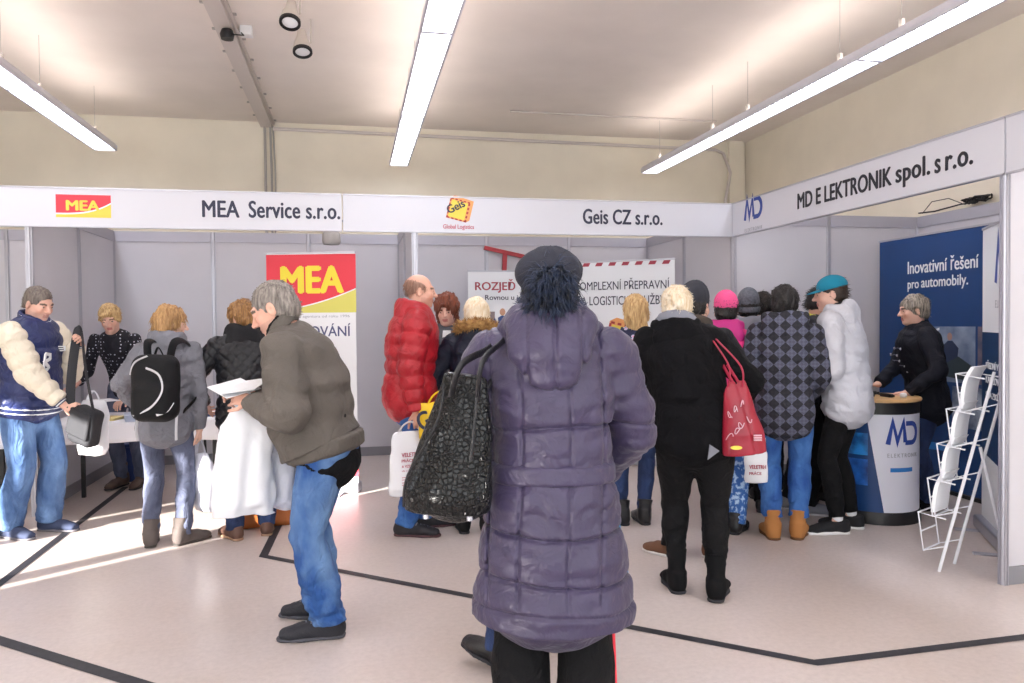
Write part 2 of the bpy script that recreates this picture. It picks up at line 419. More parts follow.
    def head_prims(s, face=1.0, jaw=1.0, nose=1.0):
        p = s.hp; M = s.HM; k = s.hs; P = []
        P.append(ell(p(0, -.018, .03), V3(.074, .092, .083)*k, M, .02))
        P.append(ell(p(0, .03, -.035), V3(.058*jaw, .058, .078)*k, M, .03))
        P.append(ell(p(0, .062, -.092), V3(.028*jaw, .024, .02)*k, M, .025))
        P.append(ell(p(0, .0, -.06), V3(.055*jaw, .06, .045)*k, M, .03))
        P.append(tube([p(-.036, .073, .024), p(0, .082, .024), p(.036, .073, .024)], [.012*k]*3, k=.018))
        for q in (-1, 1):
            P.append(ell(p(q*.040, .062, -.028), V3(.018, .018, .02)*k, M, .02))
            P.append(ell(p(q*.075, -.012, -.012), V3(.009, .019, .031)*k, M@rotm(-q*18, 0, 0), .006))
            P.append(ell(p(q*.083, -.008, -.010), V3(.006, .010, .016)*k, M@rotm(-q*18, 0, 0), .004, 's'))
            P.append(ell(p(q*.031, .091, .004), V3(.017, .012, .011)*k, M, .010, 's'))
            P.append(ell(p(q*.030, .074, .004), V3(.0155, .0135, .0125)*k, M, .004))
        P.append(tube([p(0, .084, .016), p(0, .098*nose+.002, -.012), p(0, .108*nose+.002, -.026)], [.008*k, .010*k, .0125*k], side=M[:, 0], k=.010))
        for q in (-1, 1): P.append(ell(p(q*.012, .096, -.030), V3(.008, .011, .008)*k, M, .008))
        P.append(tube([p(-.020, .080, -.056), p(0, .089, -.054), p(.020, .080, -.056)], [.006*k, .0072*k, .006*k], k=.008))
        P.append(tube([p(-.018, .079, -.066), p(0, .0875, -.067), p(.018, .079, -.066)], [.006*k, .008*k, .006*k], k=.007))
        P.append(tube([p(-.022, .084, -.061), p(0, .093, -.0605), p(.022, .084, -.061)], [.0022*k]*3, k=.004, op='s'))
        return P
    def hand_prims(s, q):
        k = .95*s.k; f = s.hf[q]; n = s.hnrm[q]; sd = np.cross(f, n)*(-q) # towards the thumb
        w = s.wr[q]; c = rad(s.curl[q]); P = []
        P.append(tube([w, w+f*.03*k, w+f*.085*k], [(.024*k, .018*k), (.034*k, .016*k), (.039*k, .0125*k)], side=sd, k=.015, cap=(1, .7)))
        for i, (o, L) in enumerate([(.029, .072), (.0095, .080), (-.010, .075), (-.028, .058)]):
            b = w+sd*o*k+f*(.086-.004*abs(i-1))*k; d = nrm(f+sd*(.06*(1.4-i))); pts = [b]; a = c*(.5+.12*i)
            for j, fr in enumerate((.45, .32, .26)):
                dd = d*math.cos(a)+n*math.sin(a); pts.append(pts[-1]+dd*L*fr*k); a += c*(1.1+.1*i)
            P.append(tube(pts, [.0092*k, .0086*k, .008*k, .0068*k], side=sd, k=.0035))
        b = w+f*.022*k+sd*.026*k; th = s.thumb[q]
        d1 = nrm(f*.75+sd*.75+n*.35*th); d2 = nrm(f*.95+sd*.25+n*.6*th)
        P.append(tube([b, b+d1*.042*k, b+d1*.042*k+d2*.032*k, b+d1*.042*k+d2*.058*k], [.0135*k, .0105*k, .0098*k, .0078*k], side=n, k=.008))
        return P
    def body(s, hands=(-1, 1), lips='#b5665c', brow=None, stubble=None, head_h=.0065, eyes=True, gaze=(0, 0), hand_h=.0052, **hk):
        P = [s.torso(-.012, .86, a=.475, b=.85)]
        for q in (-1, 1): P += [s.leg(q, t=-.012), s.arm(q, t=-.008)]; P.append(tube([s.ank[q], s.ank[q]+V3(-math.sin(s.feet[q][2])*.1, math.cos(s.feet[q][2])*.08, -.045)], [.026, .016], k=.02))
        P.append(tube([s.sp(.835), s.neck, s.hp(0, -.02, -.05)], [(.066*s.k, .06*s.k), (.056*s.k, .055*s.k), (.054*s.hs, .056*s.hs)], k=.03))
        P += s.head_prims(**hk)
        fine = [(s.hc, .135, head_h)]
        for q in (-1, 1):
            if q in hands: P += s.hand_prims(q); fine.append((s.wr[q]+s.hf[q]*.08, .10, hand_h))
            else: P.append(ell(s.wr[q]+s.hf[q]*.05, .035, k=.03))
        base = np.array(lin(s.skin)[:3])*.65+np.array(lin('#e3c2b2')[:3])*.35; lc = np.array(lin(lips)[:3])
        def colfn(Vv, _):
            L = (Vv-s.hc)@s.HM/s.hs; c = np.tile(base, (len(Vv), 1))
            red = np.exp(-((np.abs(L[:, 0])-.045)**2+(L[:, 1]-.07)**2+(L[:, 2]+.03)**2)/.0006)[:, None]*.35+np.exp(-(L[:, 0]**2+(L[:, 1]-.105)**2+(L[:, 2]+.025)**2)/.0003)[:, None]*.3
            c = c*(1-red)+np.array(lin('#c97a66')[:3])*red
            m = (np.abs(L[:, 0]) < .021) & (L[:, 2] > -.0735) & (L[:, 2] < -.050) & (L[:, 1] > .078); c[m] = lc*.8+base*.2
            if brow:
                b = np.array(lin(brow)[:3]); m = (np.abs(np.abs(L[:, 0])-.033) < .019) & (np.abs(L[:, 2]-(.024-.15*np.abs(np.abs(L[:, 0])-.03))) < .0065) & (L[:, 1] > .06); c[m] = b
            if stubble is not None:
                b = np.array(lin(stubble)[:3]); m = (L[:, 2] < -.045) & (L[:, 1] > .0) & (np.linalg.norm(Vv-s.hc, axis=1) < .2); c[m] = c[m]*.7+b*.3
            return c
        o = soft('body', P, SKIN, s.root, .02, fine=fine, relax=1, colfn=colfn)
        if eyes:
            for q in (-1, 1): s.eye(q, gaze)
        return o
    def eye(s, q, gaze=(0, 0)):
        bm = bmesh.new(); bmesh.ops.create_uvsphere(bm, u_segments=14, v_segments=10, radius=.0122*s.hs)
        V_ = np.array([v.co[:] for v in bm.verts]); Fq = [[v.index for v in f.verts] for f in bm.faces]; bm.free()
        g = nrm(V3(math.sin(rad(gaze[0])), math.cos(rad(gaze[0])), -math.sin(rad(gaze[1])))); d = V_@g/(.0122*s.hs)
        col = np.where((d > .93)[:, None], np.array(lin('#1a1413')[:3]), np.where((d > .78)[:, None], np.array(lin('#5a4a3c')[:3]), np.array(lin('#c9c0ba')[:3])))
        meshobj('eye', V_@s.HM.T+s.hp(q*.031, .0745, .004), Fq, M_EYE, s.root, True, col)
    # -------------------------------------------------------------- hair
    def hair(s, m, style='short', amp=.004, fr=110, h=.0065, seed=1, extra=None, thick=.008, front=.052, low=-.055, colfn=None, tufts=420, tl=.034):
        p = s.hp; M = s.HM; k = s.hs; t = thick
        P = [ell(p(0, -.020, .032), V3(.074+t, .093+t, .084+t)*k, M, .015)]
        if style != 'bald_crown':
            P.append(ell(p(0, -.045, -.02), V3(.070+t*.7, .065+t, .075)*k, M, .02))
        cutl = low
        if style == 'short':
            P.append(half(p(0, -.01, cutl), M@V3(0, .35, -1), k=.01))
        if style in ('bob', 'long'):
            L = -.11 if style == 'bob' else -.19
            P.append(tube([p(0, -.035, .02), p(0, -.045, -.06), p(0, -.05, L)], [((.088)*k, .075*k), (.09*k, .066*k), (.075*k, .045*k)], side=M[:, 0], k=.02, cap=(1, .5)))
        if extra: P += extra(s)
        # face opening
        P.append(ell(p(0, .115, -.045), V3(.066, .075, front+.055)*k, M, .012, 's'))
        if style in ('short', 'bald_crown'): P.append(ell(p(0, .085, -.075), V3(.12, .075, .085)*k, M, .012, 's'))
        if style == 'bald_crown': P.append(ell(p(0, .03, .10), V3(.078, .13, .075)*k, M, .02, 's'))
        for q in (-1, 1):
            if style == 'short': P.append(ell(p(q*.084, .0, -.012), V3(.02, .024, .036)*k, M, .008, 's'))
        sv = np.array(s.HM)
        d = lambda X, Y, Z: amp*(nz(X, Y, Z, fr, seed, (1, 1, .4))+.5*nz(X, Y, Z, fr*2.1, seed+5, (1, 1, .4)))
        o = soft('hair', P, m, s.root, h, d, colfn=colfn)
        if tufts: fur('strands', o, m, tufts, tl, .0024, seed, o, up=s.HM@V3(0, -.9, -.45) if style == 'short' else (0, -.1, -1.3), spread=.45, lift=.45)
        return o
    # -------------------------------------------------------------- clothes
    def trousers(s, m, t=.012, r=(.082, .058, .046), end=1.03, h=.010, wr=.0045, top=.60, name='trousers', seed=3, flare=0, belly=0, colfn=None, hipx=0):
        P = [s.torso(t, 1.0, a=.475, b=top, cap=(1, .2), belly=belly, hipx=hipx)]
        for q in (-1, 1): P.append(s.leg(q, (r[0], r[1], r[2]+flare), t=t, end=end, cap=(1, .15), k=.022))
        z0 = s.knee[1][2]; H = s.H
        def d(X, Y, Z):
            lo_ = np.clip((.30*H-Z)/(.25*H), 0, 1)**2
            kn = np.exp(-((Z-.29*H)/.06)**2)
            return wr*(nz(X, Y, Z, 38, seed, (.7, .7, 1.3))*(.35+.8*kn+1.6*lo_)+.5*lo_*np.sin(Z*150+4*np.sin(X*20+seed)+3*np.sin(Y*17)))
        return soft(name, P, m, s.root, h, d, colfn=colfn)
    def shoe(s, q, m, sole=None, kind='shoe', name=None, L=1.0, shaft=0, wide=1.0, colfn=None, h=.007, solet=.018, m_sole='#25242a', heel=0, laces=None):
        fx, fy, a, lift, tip = s.feet[q]; k = s.k*L
        M = Matrix.Translation((fx, fy, lift)) @ Matrix.Rotation(a, 4, 'Z') @ Matrix.Rotation(-tip, 4, 'X')
        T = lambda x, y, z: np.array(M @ Vector((x, y, z)))
        R3 = np.array(M.to_3x3()); sx = R3[:, 0]; upv = R3[:, 2]
        wd = wide*k
        P = [tube([T(0, -.045*k, .04), T(0, .03*k, .042), T(0.003*q, .10*k, .041), T(0.004*q, .155*k, .033), T(0.0, .19*k, .028)], [(.038*wd, .048), (.038*wd, .052), (.046*wd, .042), (.048*wd, .032), (.038*wd, .025)], side=sx, k=.01, cap=(.9, .9)),
             tube([T(0, -.025*k, .05), T(0, -.02*k, .085+(0 if not shaft else .02))], [(.040*wd, .048*k), (.045*wd, .052*k)], side=sx, k=.03, cap=(1, .3))]
        if shaft:
            up_ = nrm(s.knee[q]-s.ank[q]); b = T(0, -.02*k, .08)
            P.append(tube([b, b+up_*shaft*.5, b+up_*shaft], [(.045*k, .05*k), (.050*k, .054*k), (.058*k, .060*k)], side=sx, k=.03, cap=(1, .12)))
        P.append(half(T(0, 0, .006), -upv, k=.003))
        o = soft(name or ('boot' if shaft else 'shoe'), P, m, s.root, h, lambda X, Y, Z: .0018*nz(X, Y, Z, 90, 4), colfn=colfn)
        S = [tube([T(0, -.05*k, solet*.5), T(0, .03*k, solet*.5), T(.003*q, .11*k, solet*.5), T(.002*q, .19*k, solet*.5+.003)], [(.040*wd, .05), (.040*wd, .05), (.050*wd, .05), (.037*wd, .05)], side=sx, k=.006, cap=(.8, .8)),
             half(T(0, 0, solet), upv, k=.004), half(T(0, 0, .001), -upv, k=.002)]
        soft('sole', S, mat('sole_'+m_sole, m_sole, .7), o, .006, relax=1)
        if laces:
            mb = MB()
            for i in range(4):
                y = .065+.022*i; z = .089-.0062*i+(.004 if i == 0 else 0)
                mb.tube([T(-.026*wd, y*k, z-.014), T(0, (y+.004)*k, z+.002), T(.026*wd, y*k, z-.014)], .0032, 6)
            mb.build('laces', laces, o, smooth=True)
        return o
    def jacket(s, m, t=.028, hem=.50, sleeve=(.066, .058, .050), st=0, puff=None, flare=0, h=.010, wr=.004, name='jacket', seed=7, end=.97, belly=0, drop=None, cid=(0, 0), colors=None, colfn=None, sleeves=(-1, 1), disp=None, neck=.85, extra=None, hemcap=.05, bust=0, fr=30, relax=1, spuff=None, sc=1.0, cuts=(), ak=.014):
        ks = [k for k in s.TK if k[0] > .53]; base = s.TK[1]
        n = 4; low = [(hem+(.53-hem)*i/n, base[1], base[2]) for i in range(n)] if hem < .53 else []
        keys = []
        for i, (f, a, b) in enumerate(low): u = 1-i/n; keys.append((f, a*1.0+flare*u, b+flare*u))
        keys = keys+[(f, a, b) for f, a, b in ([(.53,)+base[1:]] if hem < .53 else [(hem, base[1]-(hem-.52)/.09*.024, base[2]-(hem-.52)/.09*.014)])]+[k for k in ks if k[0] > hem]
        P = [s.torso(t, sc, a=.2, b=.86, belly=belly, k=.035, cap=(hemcap, .5), puff=puff, keys=keys, cid=cid[0], bust=bust)]
        for q in sleeves: P.append(s.arm(q, sleeve, t=st, end=end, k=ak, cap=(1, .15), puff=(spuff or puff), cid=cid[1]))
        if extra: P += extra(s)
        P += list(cuts)
        W_ = lambda X, Y, Z: wr*(nz(X, Y, Z, fr, seed, (.8, .8, 1.4))+.6*nz(X, Y, Z, fr*2.2, seed+3))
        d = (lambda X, Y, Z: W_(X, Y, Z)+disp(X, Y, Z)) if disp else W_
        return soft(name, P, m, s.root, h, d, colors=colors, colfn=colfn, relax=relax)
    def ring(s, m, name='collar', f=.855, r=(.085, .078), th=.02, hh=.03, tilt=12, open_=0, h=.008, parent=None, back=-.012, amp=.002, up=0, fr=60):
        """collar, scarf or hood edge round the neck"""
        c = s.sp(f)+s.up*up+s.fw*back; pts = []
        n = 14
        for i in range(n+1):
            a = rad(90+open_/2+(360-open_)*i/n); pts.append(c+V3(math.cos(a)*r[0]*s.k, 0, 0)+s.fw*math.sin(a)*r[1]*s.k-s.up*math.sin(a)*math.tan(rad(tilt))*r[1])
        return soft(name, [tube(pts, [(hh, th)]*len(pts), side=tuple(s.up), k=.01)], m, parent or s.root, h, lambda X, Y, Z: amp*nz(X, Y, Z, fr, 2))
    def hood(s, m, name='hood', size=1.0, th=.022, drop=0, h=.009, fur=None, parent=None, w=1.0, amp=.004, back=0, disp=None, colfn=None):
        """hood lying folded on the upper back"""
        k = s.k*size; c = s.sp(.83)-s.fw*(.075+back)-s.up*drop; R = np.stack([V3(1, 0, 0), s.fw, s.up], 1)
        P = [ell(c-s.up*.02*k, V3(.135*w, .060, .105)*k, R@rotm(0, -14, 0), .03)]
        n = 12; pts = []
        for i in range(n+1):
            a = rad(150+ (390-150)*i/n); pts.append(s.sp(.862)+V3(math.cos(a)*.112*k*w, 0, 0)+s.fw*(math.sin(a)*.088*k-.02)+s.up*(.012-.05*max(0, math.sin(a))*k))
        P.append(tube(pts, [(.040*k, th)]*len(pts), side=tuple(s.up), k=.03))
        P.append(ell(s.sp(.885)-s.fw*.035, V3(.085*w, .062, .05)*k, R, .02, 's'))
        return soft(name, P, m, parent or s.root, h, disp or (lambda X, Y, Z: amp*nz(X, Y, Z, 40, 9)), colfn=colfn)
    def beanie(s, m, cuff=None, name='beanie', top=.02, slouch=0, h=.007, amp=.0015, low=.0):
        p = s.hp; M = s.HM; k = s.hs
        P = [ell(p(0, -.024, .045+top*.5), V3(.086, .104, .092+top)*k, M, .02)]
        if slouch: P.append(ell(p(0, -.075, .07), V3(.07, .06, .06)*k, M, .04))
        P.append(half(p(0, 0, .012+low), M@V3(0, -.22, -1), k=.008))
        o = soft(name, P, m, s.root, h, lambda X, Y, Z: amp*nz(X, Y, Z, 120, 3)+.0012*np.sin(np.arctan2(X-s.hc[0], Y-s.hc[1]+.02)*46))
        if cuff:
            pts = []
            for i in range(19):
                a = 2*math.pi*i/18; pts.append(p(.083*math.cos(a), -.022+.102*math.sin(a), .026+low+.022*math.sin(a)))
            soft('cuff', [tube(pts, [(.024*k, .009)]*19, side=tuple(M[:, 2]), k=.01)], cuff, o, h, lambda X, Y, Z: .0012*np.sin(np.arctan2(X-s.hc[0], Y-s.hc[1]+.02)*46))
        return o
# ------------------------------------------------------------------ the hall
X0, YB, YF = -2.468, 8.70, 6.576          # booth grid: left divider, back wall, front edge; 1 m modules
XM, XB, YR = 3.532, 5.532, 3.535          # corner of the two booth rows, back of the side booth, its near divider
HB, HT, HW = 2.278, 2.585, 2.50           # fascia bottom, fascia top, partition height
RX0, RX1, RY0, RY1, RH = -6.0, 5.585, -5.0, 10.05, 4.06
m_ceil = mat('ceiling_paint', '#f5ece5', .9, var=.03, vscale=1.5, bump=.05, bscale=40)
m_wall = mat('wall_paint', '#f4ecdb', .9, var=.03, vscale=2, bump=.05, bscale=60)
m_alu = mat('aluminium', '#b9b9c2', .38, metal=.75)
m_white = mat('white_paint', '#e9e9ec', .5)
m_panel = mat('laminate_panel', '#cbc9d0', .45, var=.02, vscale=2)
m_skirt = mat('grey_skirting', '#86868d', .5)
m_black = mat('black_plastic', '#17171a', .45)
def floor_mat():
    m = bpy.data.materials.new('linoleum'); m.use_nodes = True; nt = m.node_tree; b = nt.nodes['Principled BSDF']
    tc = nt.nodes.new('ShaderNodeTexCoord')
    n = nt.nodes.new('ShaderNodeTexNoise'); n.inputs['Scale'].default_value = 1.1; n.inputs['Detail'].default_value = 6
    n2 = nt.nodes.new('ShaderNodeTexNoise'); n2.inputs['Scale'].default_value = 34; n2.inputs['Detail'].default_value = 5; n2.inputs['Roughness'].default_value = .7
    r = nt.nodes.new('ShaderNodeValToRGB'); r.color_ramp.elements[0].position = .3; r.color_ramp.elements[1].position = .7
    r.color_ramp.elements[0].color = lin('#c6b8b0'); r.color_ramp.elements[1].color = lin('#cec3bf')
    r2 = nt.nodes.new('ShaderNodeValToRGB'); r2.color_ramp.elements[0].position = .3; r2.color_ramp.elements[1].position = .62
    r2.color_ramp.elements[0].color = (.80, .79, .79, 1); r2.color_ramp.elements[1].color = (1, 1, 1, 1)
    mx = nt.nodes.new('ShaderNodeMixRGB'); mx.blend_type = 'MULTIPLY'; mx.inputs[0].default_value = .6
    for q in (n, n2): nt.links.new(tc.outputs['Object'], q.inputs['Vector'])
    nt.links.new(n.outputs['Fac'], r.inputs['Fac']); nt.links.new(n2.outputs['Fac'], r2.inputs['Fac'])
    nt.links.new(r.outputs['Color'], mx.inputs[1]); nt.links.new(r2.outputs['Color'], mx.inputs[2]); nt.links.new(mx.outputs[0], b.inputs['Base Color'])
    b.inputs['Roughness'].default_value = .34; b.inputs['Specular IOR Level'].default_value = .45
    bp = nt.nodes.new('ShaderNodeBump'); bp.inputs['Strength'].default_value = .08; bp.inputs['Distance'].default_value = .004
    nt.links.new(n2.outputs['Fac'], bp.inputs['Height']); nt.links.new(bp.outputs['Normal'], b.inputs['Normal'])
    return m
def struct(name, mb, m, **k): return tag(mb.build(name, m, **k), kind='structure')
struct('floor', MB().box((RX0-.2, RY0-.2, -.1), (RX1+.2, RY1+.2, 0)), floor_mat())
struct('ceiling', MB().box((RX0-.2, RY0-.2, RH), (RX1+.2, RY1+.2, RH+.15)), m_ceil)
struct('wall_back', MB().box((RX0-.2, RY1, 0), (RX1+.2, RY1+.2, RH)), m_wall)
def holed(x_axis, c0, c1, lo, hi, holes, z0=0, z1=RH):
    """wall with openings: holes = (a, b, za, zb) along its length"""
    mb = MB(); a = lo
    def bx(p, q, za, zb):
        if q-p > 1e-4 and zb-za > 1e-4: mb.box((p, c0, za), (q, c1, zb)) if x_axis else mb.box((c0, p, za), (c1, q, zb))
    for (p, q, za, zb) in sorted(holes):
        bx(a, p, z0, z1); bx(p, q, z0, za); bx(p, q, zb, z1); a = q
    bx(a, hi, z0, z1); return mb
WINL = [(-4.9, -1.4, .15, 1.6), (1.62, 3.42, .9, 2.25)]  # first opening is added, unseen: its sunlit floor patch brightens the ceiling
WINR = [(-5.7, -2.2, .3, 3.85), (-1.9, 1.6, .3, 3.85), (1.9, 5.4, .3, 3.85)]  # unseen windows behind the camera, widened to throw more daylight on the ceiling
WINS_FILL = [(-4.7, -2.4, .7, 3.6)]  # unseen opening, added for extra fill light
struct('wall_right', holed(False, RX1, RX1+.2, RY0, RY1, WINS_FILL), m_wall)
struct('wall_left', holed(False, RX0-.2, RX0, RY0, RY1, WINL), m_wall)
struct('wall_front', holed(True, RY0-.2, RY0, RX0, RX1, WINR), m_wall)
wn = 0
m_frame = mat('window_frame_paint', '#e4e4e4', .5)
for (a, b, za, zb) in WINL:
    mb = MB(); x = RX0-.12
    cuts = [a, b] if a < 1 else [a, b, 1.76, 1.92, 2.86, 2.96, 3.12, 3.2]
    for q in ([a, b, (a+b)/2] if a < 1 else [a, b]): mb.box((x-.03, q-.03, za), (x+.03, q+.03, zb))
    if a > 1:
        for p, q in ((1.78, 1.94), (2.98, 3.06), (3.16, 3.24)): mb.box((x-.03, p, za), (x+.03, q, zb))
    for z in (za, zb): mb.box((x-.029, a, z-.03), (x+.029, b, z+.03))
    wn += 1; struct('window_%d' % wn, mb, m_frame)
for (a, b, za, zb) in WINS_FILL:
    mb = MB(); x = RX1+.12
    for q in (a, (a+b)/2, b): mb.box((x-.03, q-.03, za), (x+.03, q+.03, zb))
    for z in (za, zb, 2.6): mb.box((x-.029, a, z-.03), (x+.029, b, z+.03))
    wn += 1; struct('window_%d' % wn, mb, m_frame)
for (a, b, za, zb) in WINR:
    mb = MB(); y = RY0-.12
    for q in (a, (a*2+b)/3, (a+b*2)/3, b): mb.box((q-.03, y-.03, za), (q+.03, y+.03, zb))
    for z in (za, zb, 2.7): mb.box((a, y-.029, z-.03), (b, y+.029, z+.03))
    wn += 1; struct('window_%d' % wn, mb, m_frame)
# unseen block, added to keep the low sun off the rear windows
struct('sun_block_wall', MB().box((-17, -14.5, -1), (12, -13, 6.9)).box((-17.2, -14.6, 6.9), (12.2, -12.9, 7.2)), mat('sun_block_paint', '#ebe5db', .9, var=.05))
struct('baseboard_back', MB().box((RX0, RY1-.02, 0), (RX1, RY1, .1)), m_skirt)
struct('trim_1', MB().box((5.30, RY1-.07, 0), (5.52, RY1, RH)), m_wall)          # pilaster in the corner

# ceiling trunking, pipes and cables
m_conduit = mat('conduit_paint', '#d9d0cb', .5)
m_cablegrey = mat('grey_cable', '#b5b0ac', .5)
mb = MB().box((-1.10, -4, RH-.07), (-.96, RY1-.003, RH-.003)).box((-.955, -4, RH-.03), (-.93, RY1-.003, RH-.003))
t = tag(mb.build('cable_trunking', m_conduit), 'pale cable trunking crossing the ceiling towards the back wall', 'trunking')
for y in np.arange(4.2, 10, .55): MB().box((-1.15, y, RH-.015), (-1.10, y+.03, RH-.003)).build('clip', m_cablegrey, t); MB().box((-.93, y+.2, RH-.015), (-.90, y+.23, RH-.003)).build('clip', m_cablegrey, t)
mb = MB()
for i, x in enumerate((-1.05, -.985, -.95)): mb.tube([(x, RY1-.03, RH-.06), (x+.01*i, RY1-.03, 3.4), (x, RY1-.03, 2.0)], .016-.003*i, 8)
tag(mb.build('wall_cable', m_cablegrey), 'bundle of grey cables running down the back wall below the trunking', 'cable')
tag(MB().tube([(-.95, RY1-.04, 3.97), (5.1, RY1-.04, 3.93), (5.22, RY1-.04, 3.88), (5.30, RY1-.1, 3.6), (5.22, RY1-.1, 3.2), (5.18, RY1-.1, 2.4)], .022, 8).build('wall_pipe', m_conduit, smooth=True), 'thin pale pipe along the top of the back wall, bending down in the right corner', 'pipe')
tag(MB().tube([(1.9, 9.0, RH-.015), (4.6, 9.0, RH-.015)], .012, 6).build('ceiling_conduit', m_conduit), 'thin conduit on the ceiling between the middle and right strip lights', 'conduit')
t = thing('ceiling_detector', 'white box with black round head and cable beside the ceiling trunking', 'detector', (-.86, 6.9, RH-.08))
MB().box((-.05, -.05, 0), (.05, .05, .08)).build('housing', m_white, t, bevel=.008)
MB().lathe([(.01, -.10), (.05, -.10), (.06, -.06), (.045, -.02), (.02, -.01)], 16, (-.14, -.12, .02)).build('head', m_black, t, smooth=True)
MB().tube([(-.05, -.02, .03), (-.01, -.1, -.03), (-.08, -.16, -.05), (-.14, -.12, -.02)], .006, 6).build('cable', m_black, t)

# strip lights
m_diff = mat('lamp_diffuser', '#f4f6ff', .5, emit=13)
m_fill = mat('ceiling_fill_glow', '#fff2ea', .5, emit=10)  # glow added on the lamp tops to brighten the ceiling
m_lampbody = mat('lamp_housing', '#d6d6e2', .4)
def strip_light(xc, yend, label, louvre=False):
    t = thing('strip_light', label, 'light', (xc, yend, 3.45), 0, 'suspended strip lights'); L = 13.2
    o = [(-.118, 0), (.118, 0), (.10, .075), (.05, .10), (-.05, .10), (-.10, .075)]
    MB().prism([(-.118, .0), (-.118, .03), (-.10, .08), (-.05, .105), (.05, .105), (.10, .08), (.118, .03), (.118, 0), (.100, 0), (.100, .035), (-.100, .035), (-.100, 0)], -L, 0).build('housing', m_lampbody, t)
    MB().box((-.118, -.012, 0), (.118, 0, .06)).build('end_cap', m_lampbody, t)
    MB().box((-.045, -L+.05, .1055), (.045, -.05, .108)).build('fill_strip', m_fill, t)  # added glowing strip, not a part of the real lamp
    y = 0
    segs = [2.2, 2.15, 2.15, 2.15, 2.15, 2.15]
    for k, s_ in enumerate(segs):
        MB().box((-.099, y-s_+.02, .024), (.099, y-.02, .030)).build('diffuser', m_diff, t)
        MB().box((-.10, y-s_-.018, .0), (.10, y-s_+.018, .022)).build('divider', m_lampbody, t)
        if louvre:
            mb = MB(); n = int(s_/.09)
            for i in range(1, n): mb.box((-.099, y-i*s_/n-.003, .002), (.099, y-i*s_/n+.003, .022))
            mb.build('louvre', m_white, t)
        for dy in (.35, 1.8):
            w = MB().tube([(0, y-dy, .10), (0, y-dy, RH-3.454)], .0022, 6).build('suspension_wire', m_cablegrey, t)
            MB().box((-.012, y-dy-.02, .10), (.012, y-dy+.02, .18)).build('hook', m_cablegrey, w)
        y -= s_
    return t
strip_light(-2.66, 9.20, 'white suspended strip light at the left edge, over the yellow and red logo')
strip_light(.585, 9.50, 'white suspended strip light in the middle, running straight overhead')
strip_light(3.87, 9.46, 'white suspended strip light on the right, with a toothed louvre', True)
m_spot = mat('spot_housing', '#cfc6bd', .4); m_lens = mat('spot_lens', '#f2f4f8', .25)
def spot(loc, d, label):
    t = thing('ceiling_spotlight', label, 'spotlight', loc, 0, 'pair of ceiling spotlights')
    d = Vector(d).normalized(); M = d.to_track_quat('Z', 'Y').to_matrix().to_4x4()
    for nm, prof, m in (('shell', [(.02, -.13), (.035, -.12), (.045, -.05), (.065, 0), (.075, .05), (.075, .07)], m_spot), ('rim', [(.060, .068), (.080, .068), (.080, .090), (.060, .090)], m_black), ('lens', [(.001, .084), (.048, .082), (.06, .078), (.001, .07)], m_lens)):
        o = MB().lathe(prof+([prof[0]] if nm == 'rim' else []), 20, caps=nm != 'rim').build(nm, m, t, smooth=True); o.data.transform(M)
    MB().tube([(0, 0, -.02), (.07, .02, .02), (.07, .03, RH-loc[2])], .008, 6).build('bracket', m_spot, t)
spot((-.43, 6.05, 3.86), (-.05, -.45, -1), 'upper left of the two round ceiling spotlights')
spot((-.38, 6.60, 3.84), (.05, -.35, -1), 'lower right of the two round ceiling spotlights')

# black tape on the floor
m_tape = mat('black_tape', '#2b2a30', .55, var=.25, vscale=30)
def tape(pts, w, label):
    o = stroke([p for p in pts], w); n = len(pts)
    vs = [(x, y, .0025) for x, y in o]; fs = [[i, i+1, 2*n-2-i, 2*n-1-i] for i in range(n-1)]
    mb = MB().add(vs, fs)
    return tag(mb.build('floor_tape', m_tape), label, 'tape')
tape([(-2.03, 4.75), (-2.03, 4.89), (-2.085, 7.57)], .055, 'straight black floor tape beside the man in the varsity jacket')
tape([(-.53, 6.9), (-.585, 5.06), (.63, 4.02), (1.94, 2.90), (3.2, 2.92)], .055, 'long bent black floor tape passing behind the purple coat')
tape([(-2.2, 4.42), (-1.67, 3.99), (-.85, 3.33), (-.3, 2.88)], .065, 'worn black floor tape in the bottom left corner')

# ------------------------------------------------------------------ booth shell
def panel(p, q, label=None, base=True):
    """one partition module from p to q (floor points)"""
    p = Vector((*p, 0)); q = Vector((*q, 0)); L = (q-p).length; a = math.atan2(q.y-p.y, q.x-p.x)
    M = Matrix.Translation(p) @ Matrix.Rotation(a, 4, 'Z')
    struct('partition_panel', MB().box((.02, -.008, .10), (L-.02, .008, HW-.10), M), m_panel)
    struct('partition_rail', MB().box((.02, -.018, HW-.10), (L-.02, .018, HW-.0), M).box((.02, -.02, HW-.108), (L-.02, .02, HW-.1), M), mat('rail_grey', '#b4b3be', .45, metal=.2))
    struct('partition_plinth', MB().box((.02, -.018, 0), (L-.02, .018, .10), M), m_skirt)
_posts = set()
def post(x, y, h=HW, r=.022):
    if (round(x, 2), round(y, 2)) in _posts: return
    _posts.add((round(x, 2), round(y, 2))); mb = MB()
    o = [(r*math.cos(a), r*math.sin(a)) for a in np.arange(8)*math.pi/4+math.pi/8]
    vs = [(x+u, y+v, z) for z in (0, h) for u, v in o]
    mb.add(vs, [tuple(range(8))[::-1], tuple(range(8, 16))]+[(i, (i+1) % 8, (i+1) % 8+8, i+8) for i in range(8)])
    for a in range(4):                                                    # grooves show as raised lips
        c, s_ = math.cos(a*math.pi/2), math.sin(a*math.pi/2)
        for w in (-.009, .009):
            cx, cy = x+c*r-s_*w, y+s_*r+c*w; mb.box((cx-.0035, cy-.0035, 0), (cx+.0035, cy+.0035, h))
    struct('partition_post', mb, m_alu)
